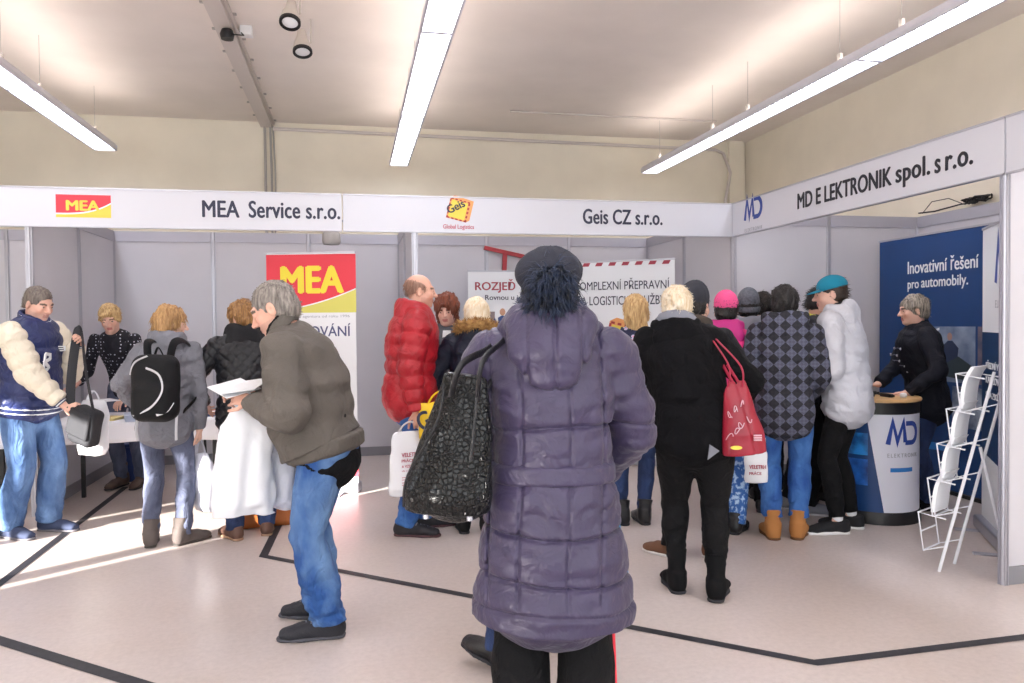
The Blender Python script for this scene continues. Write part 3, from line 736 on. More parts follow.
def run(pts):
    for p, q in zip(pts, pts[1:]): panel(p, q)
    for p in pts: post(*p)
YMID = (YB+YF)/2
run([(X0+i, YB) for i in range(-2, 7)])                                   # back wall
for x in (X0, X0+3, XM): run([(x, YF), (x, YMID), (x, YB)])               # dividers of the back row
run([(XM+i, YF) for i in range(3)])                                       # far wall of the side booth
run([(XB, YF-i*1.0137) for i in range(4)])                                # back of the side booth
run([(XM+i, YR) for i in range(3)])                                       # near divider
m_fascia = mat('fascia_board', '#d6d7e0', .4)
m_text = mat('dark_lettering', '#2c2f48', .5); m_red = mat('logo_red', '#e8384a', .5); m_yel = mat('logo_yellow', '#ecd452', .5)
m_blue = mat('logo_blue', '#27459a', .5); m_txtblack = mat('black_lettering', '#1c1d2b', .5); m_offw = mat('print_white', '#eef0f4', .5)
def fit(body, w, h, m, parent, loc, rotz=0, bold=.0, name='lettering', tilt=0, shear=0, anchor='L', spc=1):
    """lettering scaled to a given width and height; loc = lower left corner"""
    o = text(body, 1, m, parent, name, (0, 0, 0), 0, bold=bold, space=spc, shear=shear, depth=.001); me = o.data
    v = np.array([q.co[:] for q in me.vertices]); lo = v.min(0); hi = v.max(0)
    S = Matrix.Diagonal((w/(hi[0]-lo[0]), 1, h/(hi[2]-lo[2]) if h else w/(hi[0]-lo[0]), 1)) @ Matrix.Translation((-lo[0], 0, -lo[2]))
    M = Matrix.Translation(loc) @ Matrix.Rotation(rotz, 4, 'Z') @ Matrix.Rotation(-tilt, 4, 'Y')
    me.transform(M @ S); return o
def board(x0, x1, label, loc=(0, YF, 0), rotz=0):
    t = thing('fascia_board', label, 'sign', loc, rotz)
    MB().box((x0, -.028, HB), (x1, -.008, HT-.006)).build('board', m_fascia, t)
    MB().box((x0, -.034, HT-.008), (x1, .01, HT+.004)).box((x0, -.032, HB-.004), (x1, .006, HB+.003)).build('edge_rail', m_alu, t)
    return t
yb = -.0285
b = board(-4.47, -.078, 'white fascia board with a red and yellow logo and MEA Service lettering')
mo = flat([(-2.262, 2.352), (-1.865, 2.352), (-1.865, 2.530), (-2.262, 2.530)], m_red, b, 'logo', yb)
arc = [(-2.262+.397*i/12, 2.374+.085*(i/12)**3) for i in range(13)]
flat([(-2.262, 2.352), (-1.865, 2.352)]+arc[::-1], m_yel, mo, 'logo_band', yb-.001)
flat([(x, z+.012) for x, z in arc]+[(x, z) for x, z in arc[::-1]], m_offw, mo, 'logo_swoosh', yb-.0013)
fit('MEA', .245, .082, m_yel, mo, (-2.19, yb-.0015, 2.405), bold=.045)
fit('MEA', .29, .138, m_text, b, (-1.185, yb, 2.372), bold=.028); fit('Service s.r.o.', .735, .142, m_text, b, (-.825, yb, 2.372), bold=.03, spc=1.03)
b = board(-.068, XM-.01, 'white fascia board with a yellow parcel logo and Geis CZ lettering')
def geis_logo(parent, cx, cz, s, y, caption=True):
    R = lambda x, z, a=rad(-14): (cx+s*(x*math.cos(a)-z*math.sin(a)), cz+s*(x*math.sin(a)+z*math.cos(a)))
    lo = flat([R(-.5, -.46), R(.36, -.46), R(.5, -.34), R(.5, .5), R(-.34, .54), R(-.5, .42)], mat('logo_orange', '#eda565', .5), parent, 'logo', y)
    flat([R(-.42, -.38), R(.28, -.38), R(.28, .34), R(-.42, .34)], m_yel, lo, 'logo_face', y-.001)
    mb = MB()
    for i in range(5):
        u = -.46+.18*i
        for p in ([R(u, .36), R(u+.1, .36), R(u+.1, .42), R(u, .42)], [R(u, -.46), R(u+.1, -.46), R(u+.1, -.40), R(u, -.40)], [R(-.5, u), R(-.44, u), R(-.44, u+.1), R(-.5, u+.1)], [R(.30, u), R(.38, u), R(.38, u+.1), R(.30, u+.1)]): mb.prism(p, y-.0022, y-.0012)
    mb.build('logo_dashes', mat('logo_dash_red', '#b03a38', .5), lo)
    fit('Geis', s*.74, None, m_txtblack, lo, R(-.46, -.22), 0, bold=.02) if False else None
    o = text('Geis', 1, m_text, lo, 'lettering', bold=.03); me = o.data; v = np.array([q.co[:] for q in me.vertices]); L0 = v.min(0); H0 = v.max(0)
    p = R(-.40, -.30); k = s*.80/(H0[0]-L0[0])
    me.transform(Matrix.Translation((p[0], y-.002, p[1])) @ Matrix.Rotation(rad(-26), 4, 'Y') @ Matrix.Diagonal((k, 1, k*1.1, 1)) @ Matrix.Translation((-L0[0], 0, -L0[2])))
    if caption: fit('Global Logistics', s*1.32, s*.24, mat('caption_red', '#c4566e', .5), lo, (cx-s*.72, y, cz-s*.86), bold=.02)
    return lo
geis_logo(b, .925, 2.475, .205, yb)
fit('Geis CZ s.r.o.', .765, .138, m_text, b, (2.04, yb, 2.372), bold=.03, spc=1.03)
m_gt = mat('grey_lettering', '#a3a6b0', .5)
def md_logo(parent, w, loc, rotz=0, y=0, cap=True):
    """M and D drawn as strokes, w wide, loc = lower left"""
    g = bpy.data.objects.new('logo', None)
    h = w*.62; mb = MB()
    M = Matrix.Translation(loc) @ Matrix.Rotation(rotz, 4, 'Z')
    W_ = .13*w
    mb.prism(stroke([(0, 0), (.13*w, h), (.26*w, .12*h), (.44*w, h*.98), (.50*w, .10*h)], W_), -.001, 0, M)
    D = [(.50*w, .07*h), (.72*w, .07*h)]+[(.72*w+.22*w*math.sin(a), .5*h-.43*h*math.cos(a)) for a in np.linspace(.2, math.pi-.2, 9)]+[(.72*w, .93*h), (.52*w, .93*h)]
    mb.prism(stroke(D, W_), -.0014, -.0004, M)
    o = mb.build('logo', m_blue, parent)
    if cap: fit('ELEKTRONIK', w*1.0, w*.11, m_gt, o, M @ Vector((-.01*w, 0, -.36*w)), rotz, spc=1.35)
    return o
b = board(.032, YF-YR+.02, 'white fascia board above the side booth with MD logo and dark lettering', (XM, YF, 0), rad(-90))
md_logo(b, .30, (.265, yb, 2.395))
yy = yb
fit('MD E LEKTRONIK', 1.085, .128, m_txtblack, b, (1.095, yy, 2.372), bold=.035, spc=1.0); fit('spol.', .305, .165, m_txtblack, b, (2.215, yy, 2.338), bold=.035, spc=1.05); fit('s', .05, .09, m_txtblack, b, (2.555, yy, 2.372), bold=.035); fit('r.o.', .21, .09, m_txtblack, b, (2.64, yy, 2.372), bold=.035, spc=1.05)
board(YF-YR+.032, YF-YR+2.4, 'blank white fascia board at the right edge of the frame', (XM, YF, 0), rad(-90))
t = thing('round_lamp', 'grey round lamp head hanging just under the left fascia board', 'lamp', (-.19, 7.5, 2.26))
MB().lathe([(.001, .02), (.075, .0), (.09, .03), (.085, .10), (.05, .15), (.001, .16)], 20).build('housing', m_cablegrey, t, smooth=True)
MB().tube([(0, 0, .15), (0, 0, .225)], .012, 8).build('stem', m_cablegrey, t); MB().box((-2.25, -.012, .218), (.69, .012, .238)).build('bar', m_alu, t)

# ------------------------------------------------------------------ roll-up banners
def banner(label, L, R, h, cat='banner', z0=.09, base=True, name='rollup_banner', m=None, th=.006):
    """L, R: floor points of the left and right edge seen from its front; local x runs left to right, front faces -y"""
    L = Vector((*L, 0)); R = Vector((*R, 0)); w = (R-L).length; a = math.atan2(R.y-L.y, R.x-L.x)
    t = thing(name, label, cat, L, a)
    MB().box((.005, 0, z0), (w-.005, th, h-.01)).build('sheet', m or m_offw, t)
    MB().box((0, -.006, h-.016), (w, th+.006, h)).build('top_rail', m_alu, t)
    if base:
        MB().prism([(-.01, .004), (w+.01, .004), (w+.01, z0), (-.01, z0)], -.05, .08).build('base', m_alu, t, bevel=.012)
        for x in (.14, w-.14): MB().box((x-.02, -.20, 0), (x+.02, .20, .014)).build('foot', m_alu, t, bevel=.004)
        MB().tube([(w/2, .03, .05), (w/2, .03, h-.02)], .01, 8).build('pole', m_alu, t)
    return t, w
t, w = banner('red and white roll-up banner with yellow MEA letters behind the man in the grey-brown jacket', (-.742, 7.00), (.032, 6.80), 2.13)
arc = [(w*i/14, 1.62+.19*(i/14)**1.8) for i in range(15)]
pr = flat(arc+[(w, 2.11), (0, 2.11)], m_red, t, 'print_field')
flat([(0, 1.595), (w, 1.595)]+[(x, z-.012) for x, z in arc[::-1]], mat('print_lime', '#dcd66a', .5), t, 'print_band')
fit('MEA', .57, .245, mat('banner_yellow', '#f2dc3c', .5), pr, (.125, -.0015, 1.765), bold=.05)
fit('personální agentura od roku 1996', .62, .03, m_gt, t, (.12, 0, 1.545)); fit('TESTOVÁNÍ', .62, .115, mat('print_navy', '#4a4f78', .5), t, (.125, 0, 1.385), bold=.012)
flat([(.60, .885), (.74, .885), (.74, .90), (.60, .90)], m_red, t, 'print_line'); flat([(0, .14), (w, .14), (w, .27), (0, .27)], m_red, t, 'print_foot')
t, w = banner('white banner with red ROZJEĎ heading and a man in blue overalls printed on it', (1.28, 8.50), (2.36, 8.50), 2.09)
fit('ROZJEĎ TO', .70, .155, mat('print_crimson', '#a93a4e', .5), t, (.085, 0, 1.835), bold=.02); fit('Rovnou u jednoho', .66, .075, m_text, t, (.20, 0, 1.735), bold=.012)
fg = MB()
fg.prism([(.34, 1.16), (.38, 1.16), (.40, 1.32), (.43, 1.16), (.47, 1.16), (.455, 1.40), (.50, 1.52), (.47, 1.56), (.435, 1.51), (.435, 1.36), (.375, 1.36), (.372, 1.50), (.345, 1.47), (.31, 1.55), (.29, 1.51), (.335, 1.44)], -.0015, 0)
fg.prism([(.36, 1.36), (.44, 1.36), (.455, 1.55), (.40, 1.58), (.345, 1.55)], -.0018, -.0002)
o = fg.build('printed_figure', mat('print_overall', '#2b4a86', .5), t)
flat([(.40+.034*math.cos(a), 1.615+.042*math.sin(a)) for a in np.arange(12)*math.pi/6], mat('print_skin', '#c99a80', .5), o, 'printed_head', -.002)
flat([(.22, 1.48), (.31, 1.48), (.31, 1.62), (.22, 1.62)], mat('print_greybrown', '#8d7f80', .5), t, 'printed_picture')
t, w = banner('white banner with red dashed top edge and a printed yellow parcel', (2.26, 7.78), (3.21, 7.18), 2.13)
mb = MB(); mw = MB()
for i in range(8): MB().prism([(.01+i*.14, 2.075), (.08+i*.14, 2.075), (.10+i*.14, 2.112), (.03+i*.14, 2.112)], -.001, 0).build('print_dash', mat('print_crimson', '#a93a4e'), t)
fit('KOMPLEXNÍ PŘEPRAVNÍ', 1.0, .118, m_text, t, (.065, 0, 1.825), bold=.004); fit('A LOGISTICKÉ SLUŽBY', 0.88, .118, m_text, t, (.14, 0, 1.665), bold=.004)
o = geis_logo(t, .60, 1.29, .40, 0, False)
flat([(.20, 1.36), (.31, 1.36), (.31, 1.43), (.29, 1.47), (.20, 1.47)], m_red, t, 'printed_truck')
t = thing('display_stand', 'red metal frame leaning behind the white banner with the red heading', 'frame', (1.55, 8.65, 0))
MB().box((0, -.02, 0), (.05, .02, 2.30), Matrix.Translation((.05, 0, 0)) @ Matrix.Rotation(rad(3), 4, 'Y')).build('upright', mat('frame_red', '#a8303a', .45), t)
MB().box((-.05, -.02, 2.33), (.98, .02, 2.375), Matrix.Translation((0, 0, .0)) @ Matrix.Translation((0, 0, 2.35)) @ Matrix.Rotation(rad(12), 4, 'Y') @ Matrix.Translation((0, 0, -2.35))).build('crossbar', mat('frame_red', '#a8303a', .45), t)
MB().box((0, -.02, 0), (.05, .02, 2.12), Matrix.Translation((.85, 0, 0))).build('upright', mat('frame_red', '#a8303a', .45), t)
# side booth: blue wall banner along the back, white roll-up by the near divider
m_navy = mat('banner_blue', '#0e3c74', .45, var=.12, vscale=1.2)
t, w = banner('tall blue banner with white heading Inovativní řešení and a workshop photograph', (4.98, 6.42), (4.93, 4.98), 2.24, base=False, z0=.03, m=m_navy)
MB().box((0, -.03, 0), (w, .05, .03)).build('base', m_black, t)
fit('Inovativní řešení', .83, .125, m_offw, t, (.40, 0, 1.895), bold=.012); fit('pro', .145, .085, m_offw, t, (.40, 0, 1.735), bold=.012); fit('automobily.', .545, .122, m_offw, t, (.575, 0, 1.735), bold=.012)
o = flat([(.62, .95), (1.20, .95), (1.20, 1.42), (.62, 1.42)], mat('photo_grey', '#8f9db4', .4, color2='#5a6a86', vscale=5), t, 'printed_photo')
flat([(.84, 1.10), (1.00, 1.10), (1.02, 1.24), (.95, 1.30), (.90, 1.30), (.82, 1.24)], mat('photo_navy', '#22304e', .4), o, 'printed_worker', -.0012)
flat([(.92+.028*math.cos(a), 1.335+.034*math.sin(a)) for a in np.arange(10)*math.pi/5], mat('photo_skin', '#a98274', .4), o, 'printed_head', -.0014)
flat([(.80, 1.0), (1.18, .97), (1.16, 1.10), (1.02, 1.17), (.86, 1.10)], mat('photo_dark', '#2c3a40', .4), o, 'printed_machine', -.0016)
flat([(.63, 1.34), (.80, 1.39), (.80, 1.41), (.63, 1.36)], m_offw, o, 'printed_lamp', -.0012)
flat([(1.225, .95), (1.38, .95), (1.38, 1.42), (1.225, 1.42)], mat('photo_warm', '#7d6a74', .4, color2='#3a4660', vscale=7), t, 'printed_photo')
flat([(.95, .58), (1.38, .58), (1.38, .92), (.95, .92)], mat('photo_pale', '#a9b4c6', .4, color2='#3f506c', vscale=6), t, 'printed_photo')
flat([(.55, .33), (.95, .36), (.95, .42), (.55, .40)], mat('print_sky', '#2f7ecb', .4), t, 'print_stripe')
t, w = banner('white and dark blue roll-up banner standing beside the near partition of the side booth', (4.36, 4.55), (3.90, 3.81), 2.12)
flat([(0, .55), (w, .48), (w, 1.39), (0, 1.39)], mat('banner_navy', '#163a66', .45), t, 'print_field')
md_logo(t, .46, (.36, 0, 1.72)); 
for z, bdy, ww in ((1.14, 'PŘEDNÍ VÝROBCE', .62), (1.04, 'KABELOVÝCH', .5), (.94, 'SVAZKŮ', .36)): fit(bdy, ww, .06, m_offw, t, (.12, -.001, z), bold=.01)
for z in (.84, .76, .70): fit('automotive group', .5, .035, m_gt, t, (.12, -.001, z)) if False else None
o = flat([(.66+.09*math.cos(a), .74+.09*math.sin(a)) for a in np.arange(20)*math.pi/10], m_offw, t, 'printed_emblem', -.001)
flat([(.66+.075*math.cos(a), .74+.075*math.sin(a)) for a in np.arange(20)*math.pi/10], mat('banner_navy', '#163a66'), o, 'emblem_field', -.002)
mb = MB()
for z in (.70, .735, .77): mb.prism([(.61, z), (.71, z), (.71, z+.012), (.61, z+.012)], -.003, -.002)
mb.build('emblem_bars', m_offw, o)
# cables lying on the top of the booth wall
mb = MB(); rng = np.random.RandomState(4)
for k in range(7):
    y0 = 5.75+.1*rng.rand(); pts = [(XB-.02+.06*rng.randn()*.5, y0+.12*math.sin(a+k), HW+.03+.05*abs(math.sin(a*1.3+k))) for a in np.linspace(0, 5, 12)]
    mb.tube(pts, .008, 6)
mb.tube([(XB-.05, 6.5, HW+.03), (XB-.04, 6.3, HW+.02), (XB-.03, 6.0, HW+.04), (XB-.03, 5.8, HW+.03)], .007, 6)
mb.tube([(XB-.05, 6.45, HW+.02), (XB-.03, 6.35, HW+.12), (XB-.02, 6.15, HW+.12), (XB-.02, 5.95, HW+.03)], .004, 6)
tag(mb.build('cable_bundle', m_black, smooth=True), 'tangle of black cables lying on top of the side booth wall', 'cable')

# ------------------------------------------------------------------ counter of the side booth
CC = (3.86, 5.02)
t = thing('promotion_counter', 'round white and blue promotion counter with a wooden top', 'counter', (*CC, 0))
def drum(z0, z1, r, a0, a1, m, name, parent, th=.008, edge=None):
    vs = []; fs = []; n = 96
    rows = [z0+(z1-z0)*k/10 for k in range(11)] if edge else [z0, z1]
    sec = [(r, z) for z in rows]+[(r-th, z) for z in rows[::-1]]; c_ = len(sec)
    for i in range(n+1):
        for rr, z in sec:
            a = a0+(a1-a0)*i/n+(edge(z) if edge else 0); vs.append((rr*math.cos(a), rr*math.sin(a), z))
    for i in range(n):
        for j in range(c_): fs.append((i*c_+j, i*c_+(j+1) % c_, (i+1)*c_+(j+1) % c_, (i+1)*c_+j))
    fs += [tuple(range(c_))[::-1], tuple(n*c_+j for j in range(c_))]
    return MB().add(vs, fs).build(name, m, parent, smooth=True)
MB().lathe([(.27, 0), (.31, 0), (.31, .07), (.30, .09), (.27, .09)], 40).build('base_ring', m_black, t, smooth=True)
drum(.09, .80, .297, 0, 2*math.pi, mat('counter_white', '#e4e6f2', .35), 'wrap', t)
va = math.atan2(-CC[1], -CC[0])
bl = drum(.09, .80, .2985, va-1.6, va-.20, m_navy, 'blue_print', t, .002, edge=lambda z: (.80-z)*.56)
for z0, z1, c in ((.50, .66, '#2f8fe0'), (.28, .47, '#2a6cc8')): drum(z0, z1, .3, va-.75, va-.16, mat('print_glow'+c, c, .35, color2='#0c2f6e', vscale=9), 'printed_picture', bl, .001)
MB().lathe([(.26, .80), (.302, .80), (.302, .885), (.26, .885)], 40).build('top_ring', m_black, t, smooth=True)
MB().lathe([(.001, .885), (.31, .885), (.315, .897), (.31, .908), (.001, .908)], 40).build('top', mat('beech_top', '#d2a874', .45, var=.15, vscale=4, stretch=(1, 9, 1)), t, smooth=True)
def on_drum(o, a0, r):
    """wraps flat lettering (x along, z up, y depth) round the counter"""
    for v in o.data.vertices:
        a = a0+v.co.x/r; rr = r-v.co.y; v.co = (rr*math.cos(a), rr*math.sin(a), v.co.z)
for o_ in ([md_logo(t, .26, (0, 0, .585))]):
    on_drum(o_, va+.28, .3)
    for c in o_.children: on_drum(c, va+.28, .3)
drum(.385, .415, .2985, va+.34, va+.95, mat('print_sky', '#2f7ecb', .4), 'print_stripe', t, .001)
for i, (x, y, a, l) in enumerate(((-.10, -.06, .4, 'black cable connector lying on the counter, left of the hand'), (.02, -.10, 1.6, 'black cable connector lying on the counter near its front edge'), (.04, .12, 2.4, 'black cable connector lying at the back of the counter'))):
    mb = MB(); M = Matrix.Translation((CC[0]+x, CC[1]+y, .909)) @ Matrix.Rotation(a, 4, 'Z')
    mb.box((-.05, -.018, 0), (.05, .018, .024), M); mb.tube([M @ Vector(p) for p in ((.05, 0, .012), (.10, .02, .02), (.14, -.01, .012), (.17, .02, .008))], .006, 6); mb.box((-.07, -.012, .004), (-.05, .012, .02), M)
    tag(mb.build('cable_connector', m_black, bevel=.002), l, 'connector', 'connectors on the counter')
tag(MB().lathe([(.001, 0), (.02, .002), (.026, .016), (.02, .032), (.001, .036)], 14, (CC[0]+.09, CC[1]-.19, .909)).build('white_cap', m_offw, smooth=True), 'small round white cap at the front of the counter top', 'cap')

# ------------------------------------------------------------------ brochure rack: leaning white wire ladder of five holders
t = thing('brochure_rack', 'white folding wire brochure rack beside the near partition', 'rack', (3.35, 3.80, 0), rad(0))
m_wire = mat('white_wire', '#e6e8ee', .4)
B1 = Vector((0, 0, 0)); T1 = Vector((.215, -.165, 1.18)); sdv = Vector((.86, .44, 0)).normalized()*.22
MB().tube([B1, T1], .009, 8).build('front_rail', m_wire, t, smooth=True); MB().tube([B1+sdv, T1+sdv], .009, 8).build('front_rail', m_wire, t, smooth=True)
MB().tube([T1*.62+sdv*.5, Vector((.30, -.14, 0))+sdv*.5], .009, 8).build('rear_strut', m_wire, t, smooth=True)
dr = (T1-B1).normalized(); out = Vector((-.73, .66, .1)).normalized()
for i in range(5):
    p = B1.lerp(T1, (.13+.175*i)); hgt = .20
    mb = MB(); a, b_ = p, p+sdv
    lo_ = out*.09
    for s0 in (a, b_): mb.tube([s0+Vector((0, 0, .16)), s0+lo_*1.6+Vector((0, 0, .17)), s0+lo_*1.3+Vector((0, 0, -.05)), s0], .005, 6)
    for zz, k in ((.17, 1.6), (-.05, 1.3), (.06, 1.45)): mb.tube([a+lo_*k+Vector((0, 0, zz)), b_+lo_*k+Vector((0, 0, zz))], .005, 6)
    h = mb.build('holder', m_wire, t, smooth=True)
    if i > 0:
        mb = MB(); n = 8; vs = []
        for j in range(n+1):
            u = j/n; q = a+lo_*(1.25+.9*math.sin(u*2.6)*(.4+.6*u)*.5-.9*u)+Vector((0, 0, -.03+.25*u)); 
            for k in (.06, .94):
                for e in (0, .02): vs.append(q+sdv*k+out*e)
        fs = []
        for j in range(n):
            c = j*4
            fs += [(c, c+2, c+6, c+4), (c+1, c+5, c+7, c+3), (c, c+4, c+5, c+1), (c+2, c+3, c+7, c+6)]
        fs += [(0, 1, 3, 2), (n*4, n*4+2, n*4+3, n*4+1)]
        o = mb.add(vs, fs).build('brochure', m_offw); o.location = t.location
        tag(o, ['', 'white brochure bent over in the lowest filled pocket of the rack', 'white brochure in the second filled pocket from the rack bottom', 'white brochure in the third filled pocket from the rack bottom', 'white brochure curling in the top pocket of the rack'][i], 'brochure', 'brochures in the wire rack')

# ------------------------------------------------------------------ tables with white cloths, chairs, things on the table
m_cloth = mat('white_cloth', '#e8e8ee', .8, bump=.2, bscale=25)
def table(x0, x1, y0, y1, lt, lc):
    t = thing('folding_table', lt, 'table', ((x0+x1)/2, (y0+y1)/2, 0)); w, d = (x1-x0)/2, (y1-y0)/2
    MB().box((-w, -d, .70), (w, d, .725)).build('tabletop', m_white, t)
    for x in (-w+.06, w-.06):
        for y in (-d+.07, d-.07): MB().box((x-.016, y-.016, 0), (x+.016, y+.016, .70)).build('leg', m_black, t, bevel=.003)
    vs = []; fs = []; n = 60
    per = [(-w-.01, -d-.01), (w+.01, -d-.01), (w+.01, d+.01), (-w-.01, d+.01)]
    ring = []
    for k in range(4):
        a, b_ = per[k], per[(k+1) % 4]
        for i in range(n): u = i/n; ring.append((a[0]+(b_[0]-a[0])*u, a[1]+(b_[1]-a[1])*u, -(b_[0]-a[0]), (b_[1]-a[1])))
    N = len(ring)
    for lv in range(5):
        z = .7275-.03*lv if lv < 5 else 0; z = [.7275, .70, .66, .62, .575][lv]
        for i, (x, y, nx_, ny_) in enumerate(ring):
            L_ = math.hypot(nx_, ny_); f = (lv/4)**1.2*(.012+.010*math.sin(i*.55)+.006*math.sin(i*.21+2)); vs.append((x+ny_/L_*f, y+nx_/L_*f, z-(.006*math.sin(i*.13)*(lv == 4))))
    for lv in range(4):
        for i in range(N): j = (i+1) % N; fs.append((lv*N+i, (lv+1)*N+i, (lv+1)*N+j, lv*N+j))
    fs.append(tuple(range(N)))
    o = meshobj('tablecloth', vs, fs, m_cloth); o.location = t.location
    for p in o.data.polygons: p.use_smooth = len(p.vertices) == 4
    s_ = o.modifiers.new('thick', 'SOLIDIFY'); s_.thickness = .002; s_.offset = 1
    tag(o, lc, 'tablecloth')
table(-2.38, -1.06, 6.47, 7.27, 'folding table on black legs in front of the polka dot top', 'white cloth over the table where brochures are laid out')
table(-4.2, -2.60, 6.42, 7.20, 'folding table on black legs at the left edge behind the varsity jacket', 'white cloth over the table at the left edge')
m_redfab = mat('red_fabric', '#9c2230', .8, bump=.3, bscale=200)
def chair(x, y, rz, label):
    t = thing('stacking_chair', label, 'chair', (x, y, 0), rz, 'red stacking chairs at the left tables')
    MB().box((-.22, -.21, .42), (.22, .21, .47)).build('seat', m_redfab, t, bevel=.02)
    MB().box((-.21, -.24, .60), (.21, -.20, .86)).build('backrest', m_redfab, t, bevel=.018)
    for sx_ in (-1, 1):
        MB().tube([(sx_*.21, .20, 0), (sx_*.20, .18, .43)], .011, 8).build('leg', m_black, t); MB().tube([(sx_*.21, -.25, 0), (sx_*.20, -.19, .43), (sx_*.19, -.235, .84)], .011, 8).build('leg', m_black, t)
chair(-3.18, 7.9, rad(160), 'red stacking chair with black legs at the left edge under the table')
chair(-1.72, 8.28, rad(190), 'red stacking chair behind the brochure table')
def sheet_stack(name, x, y, z, w, d, h, rz, m, label, cat='brochure', group=None, n=None):
    mb = MB(); n = n or max(1, int(h/.006)); rng = np.random.RandomState(int(abs(x*1000)) % 9999)
    for i in range(n):
        M = Matrix.Translation((x+rng.randn()*.002, y+rng.randn()*.002, z+h*i/n)) @ Matrix.Rotation(rz+rng.randn()*.02, 4, 'Z'); mb.box((-w/2, -d/2, 0), (w/2, d/2, h/n*.9), M)
    return tag(mb.build(name, m), label, cat, group)
TZ = .7295
sheet_stack('catalogue_stack', -1.72, 6.66, TZ, .21, .29, .05, .3, mat('cover_blue', '#b9c3d8', .4), 'pile of pale blue catalogues at the front of the brochure table', 'catalogue')
sheet_stack('leaflet_pile', -1.95, 6.72, TZ, .15, .21, .02, -.2, mat('cover_yellow', '#dcc98a', .4), 'small pile of yellow leaflets left of the pale blue catalogues', 'leaflet')
sheet_stack('leaflet_pile', -2.13, 6.66, TZ, .15, .21, .014, .1, mat('cover_tan', '#c9b3a6', .4), 'thin pile of beige leaflets at the left end of the brochure table', 'leaflet')
sheet_stack('leaflet_pile', -1.25, 6.75, TZ, .21, .15, .02, .2, mat('cover_darkblue', '#5a6c9a', .4), 'pile of blue leaflets at the right end of the brochure table', 'leaflet')
sheet_stack('catalogue_stack', -1.50, 6.95, TZ, .21, .29, .03, -.1, m_offw, 'pile of white catalogues at the back of the brochure table', 'catalogue')
t = thing('storage_box', 'dark blue storage box on the floor under the brochure table', 'box', (-2.05, 7.95, 0), .1)
m_bx = mat('box_blue', '#22386e', .5)
MB().add([(-.17, -.14, 0), (.17, -.14, 0), (.17, .14, 0), (-.17, .14, 0), (-.2, -.17, .34), (.2, -.17, .34), (.2, .17, .34), (-.2, .17, .34)], [(3, 2, 1, 0), (4, 5, 6, 7), (0, 1, 5, 4), (1, 2, 6, 5), (2, 3, 7, 6), (3, 0, 4, 7)]).build('body', m_bx, t, bevel=.01)
MB().box((-.215, -.185, .34), (.215, .185, .37)).build('lid', m_bx, t, bevel=.008)
# ------------------------------------------------------------------ patterned and plain cloth
def jeans(name, c, c2, sc=7): return mat(name, c, .85, color2=c2, vscale=sc, bump=.35, bscale=380, fold=.8, fscale=11, stretch=(1, 1, .6), vlo=.38, vhi=.72)
m_jblue = jeans('denim_blue', '#2c4a80', '#5c80b4'); m_jdark = jeans('denim_dark', '#1c2c50', '#2f4676'); m_jgrey = jeans('denim_grey', '#4a5066', '#666c84')
m_jlight = jeans('denim_washed', '#3c5a88', '#6f90bd'); m_jbright = jeans('denim_bright', '#1f4d92', '#4a7cbe')
m_btrous = mat('black_trousers', '#0a0a0d', .8, spec=.25, fold=0.7, fscale=9, var=.2, vscale=5, bump=.3, bscale=300)
m_bshoe = mat('black_leather', '#131318', .38, bump=.25, bscale=160); m_bsuede = mat('black_suede', '#09090c', .85, spec=.25, bump=.3, bscale=300)
m_blackfab = mat('black_knit', '#0b0b0f', .85, spec=.25, fold=0.6, fscale=9, bump=.4, bscale=260)
def hairmat(name, c, c2, rough=.5): return mat(name, c, rough, color2=c2, vscale=55, bump=.6, bscale=110, stretch=(1.6, 1.6, .25), vlo=.3, vhi=.7)
h_brown = hairmat('hair_brown_grey', '#4b423e', '#8a8078'); h_grey = hairmat('hair_grey', '#5b5450', '#a69d95'); h_dark = hairmat('hair_dark', '#0e0c0d', '#241e1d')
h_blond = hairmat('hair_blond', '#a2794a', '#e3c48e'); h_platinum = hairmat('hair_platinum', '#d8bd92', '#f4ecdc'); h_red = hairmat('hair_auburn', '#4a2114', '#8a4326'); h_ginger = hairmat('hair_ginger', '#6b4526', '#b58853'); h_salt = hairmat('hair_salt_pepper', '#4c4640', '#b9aea0')
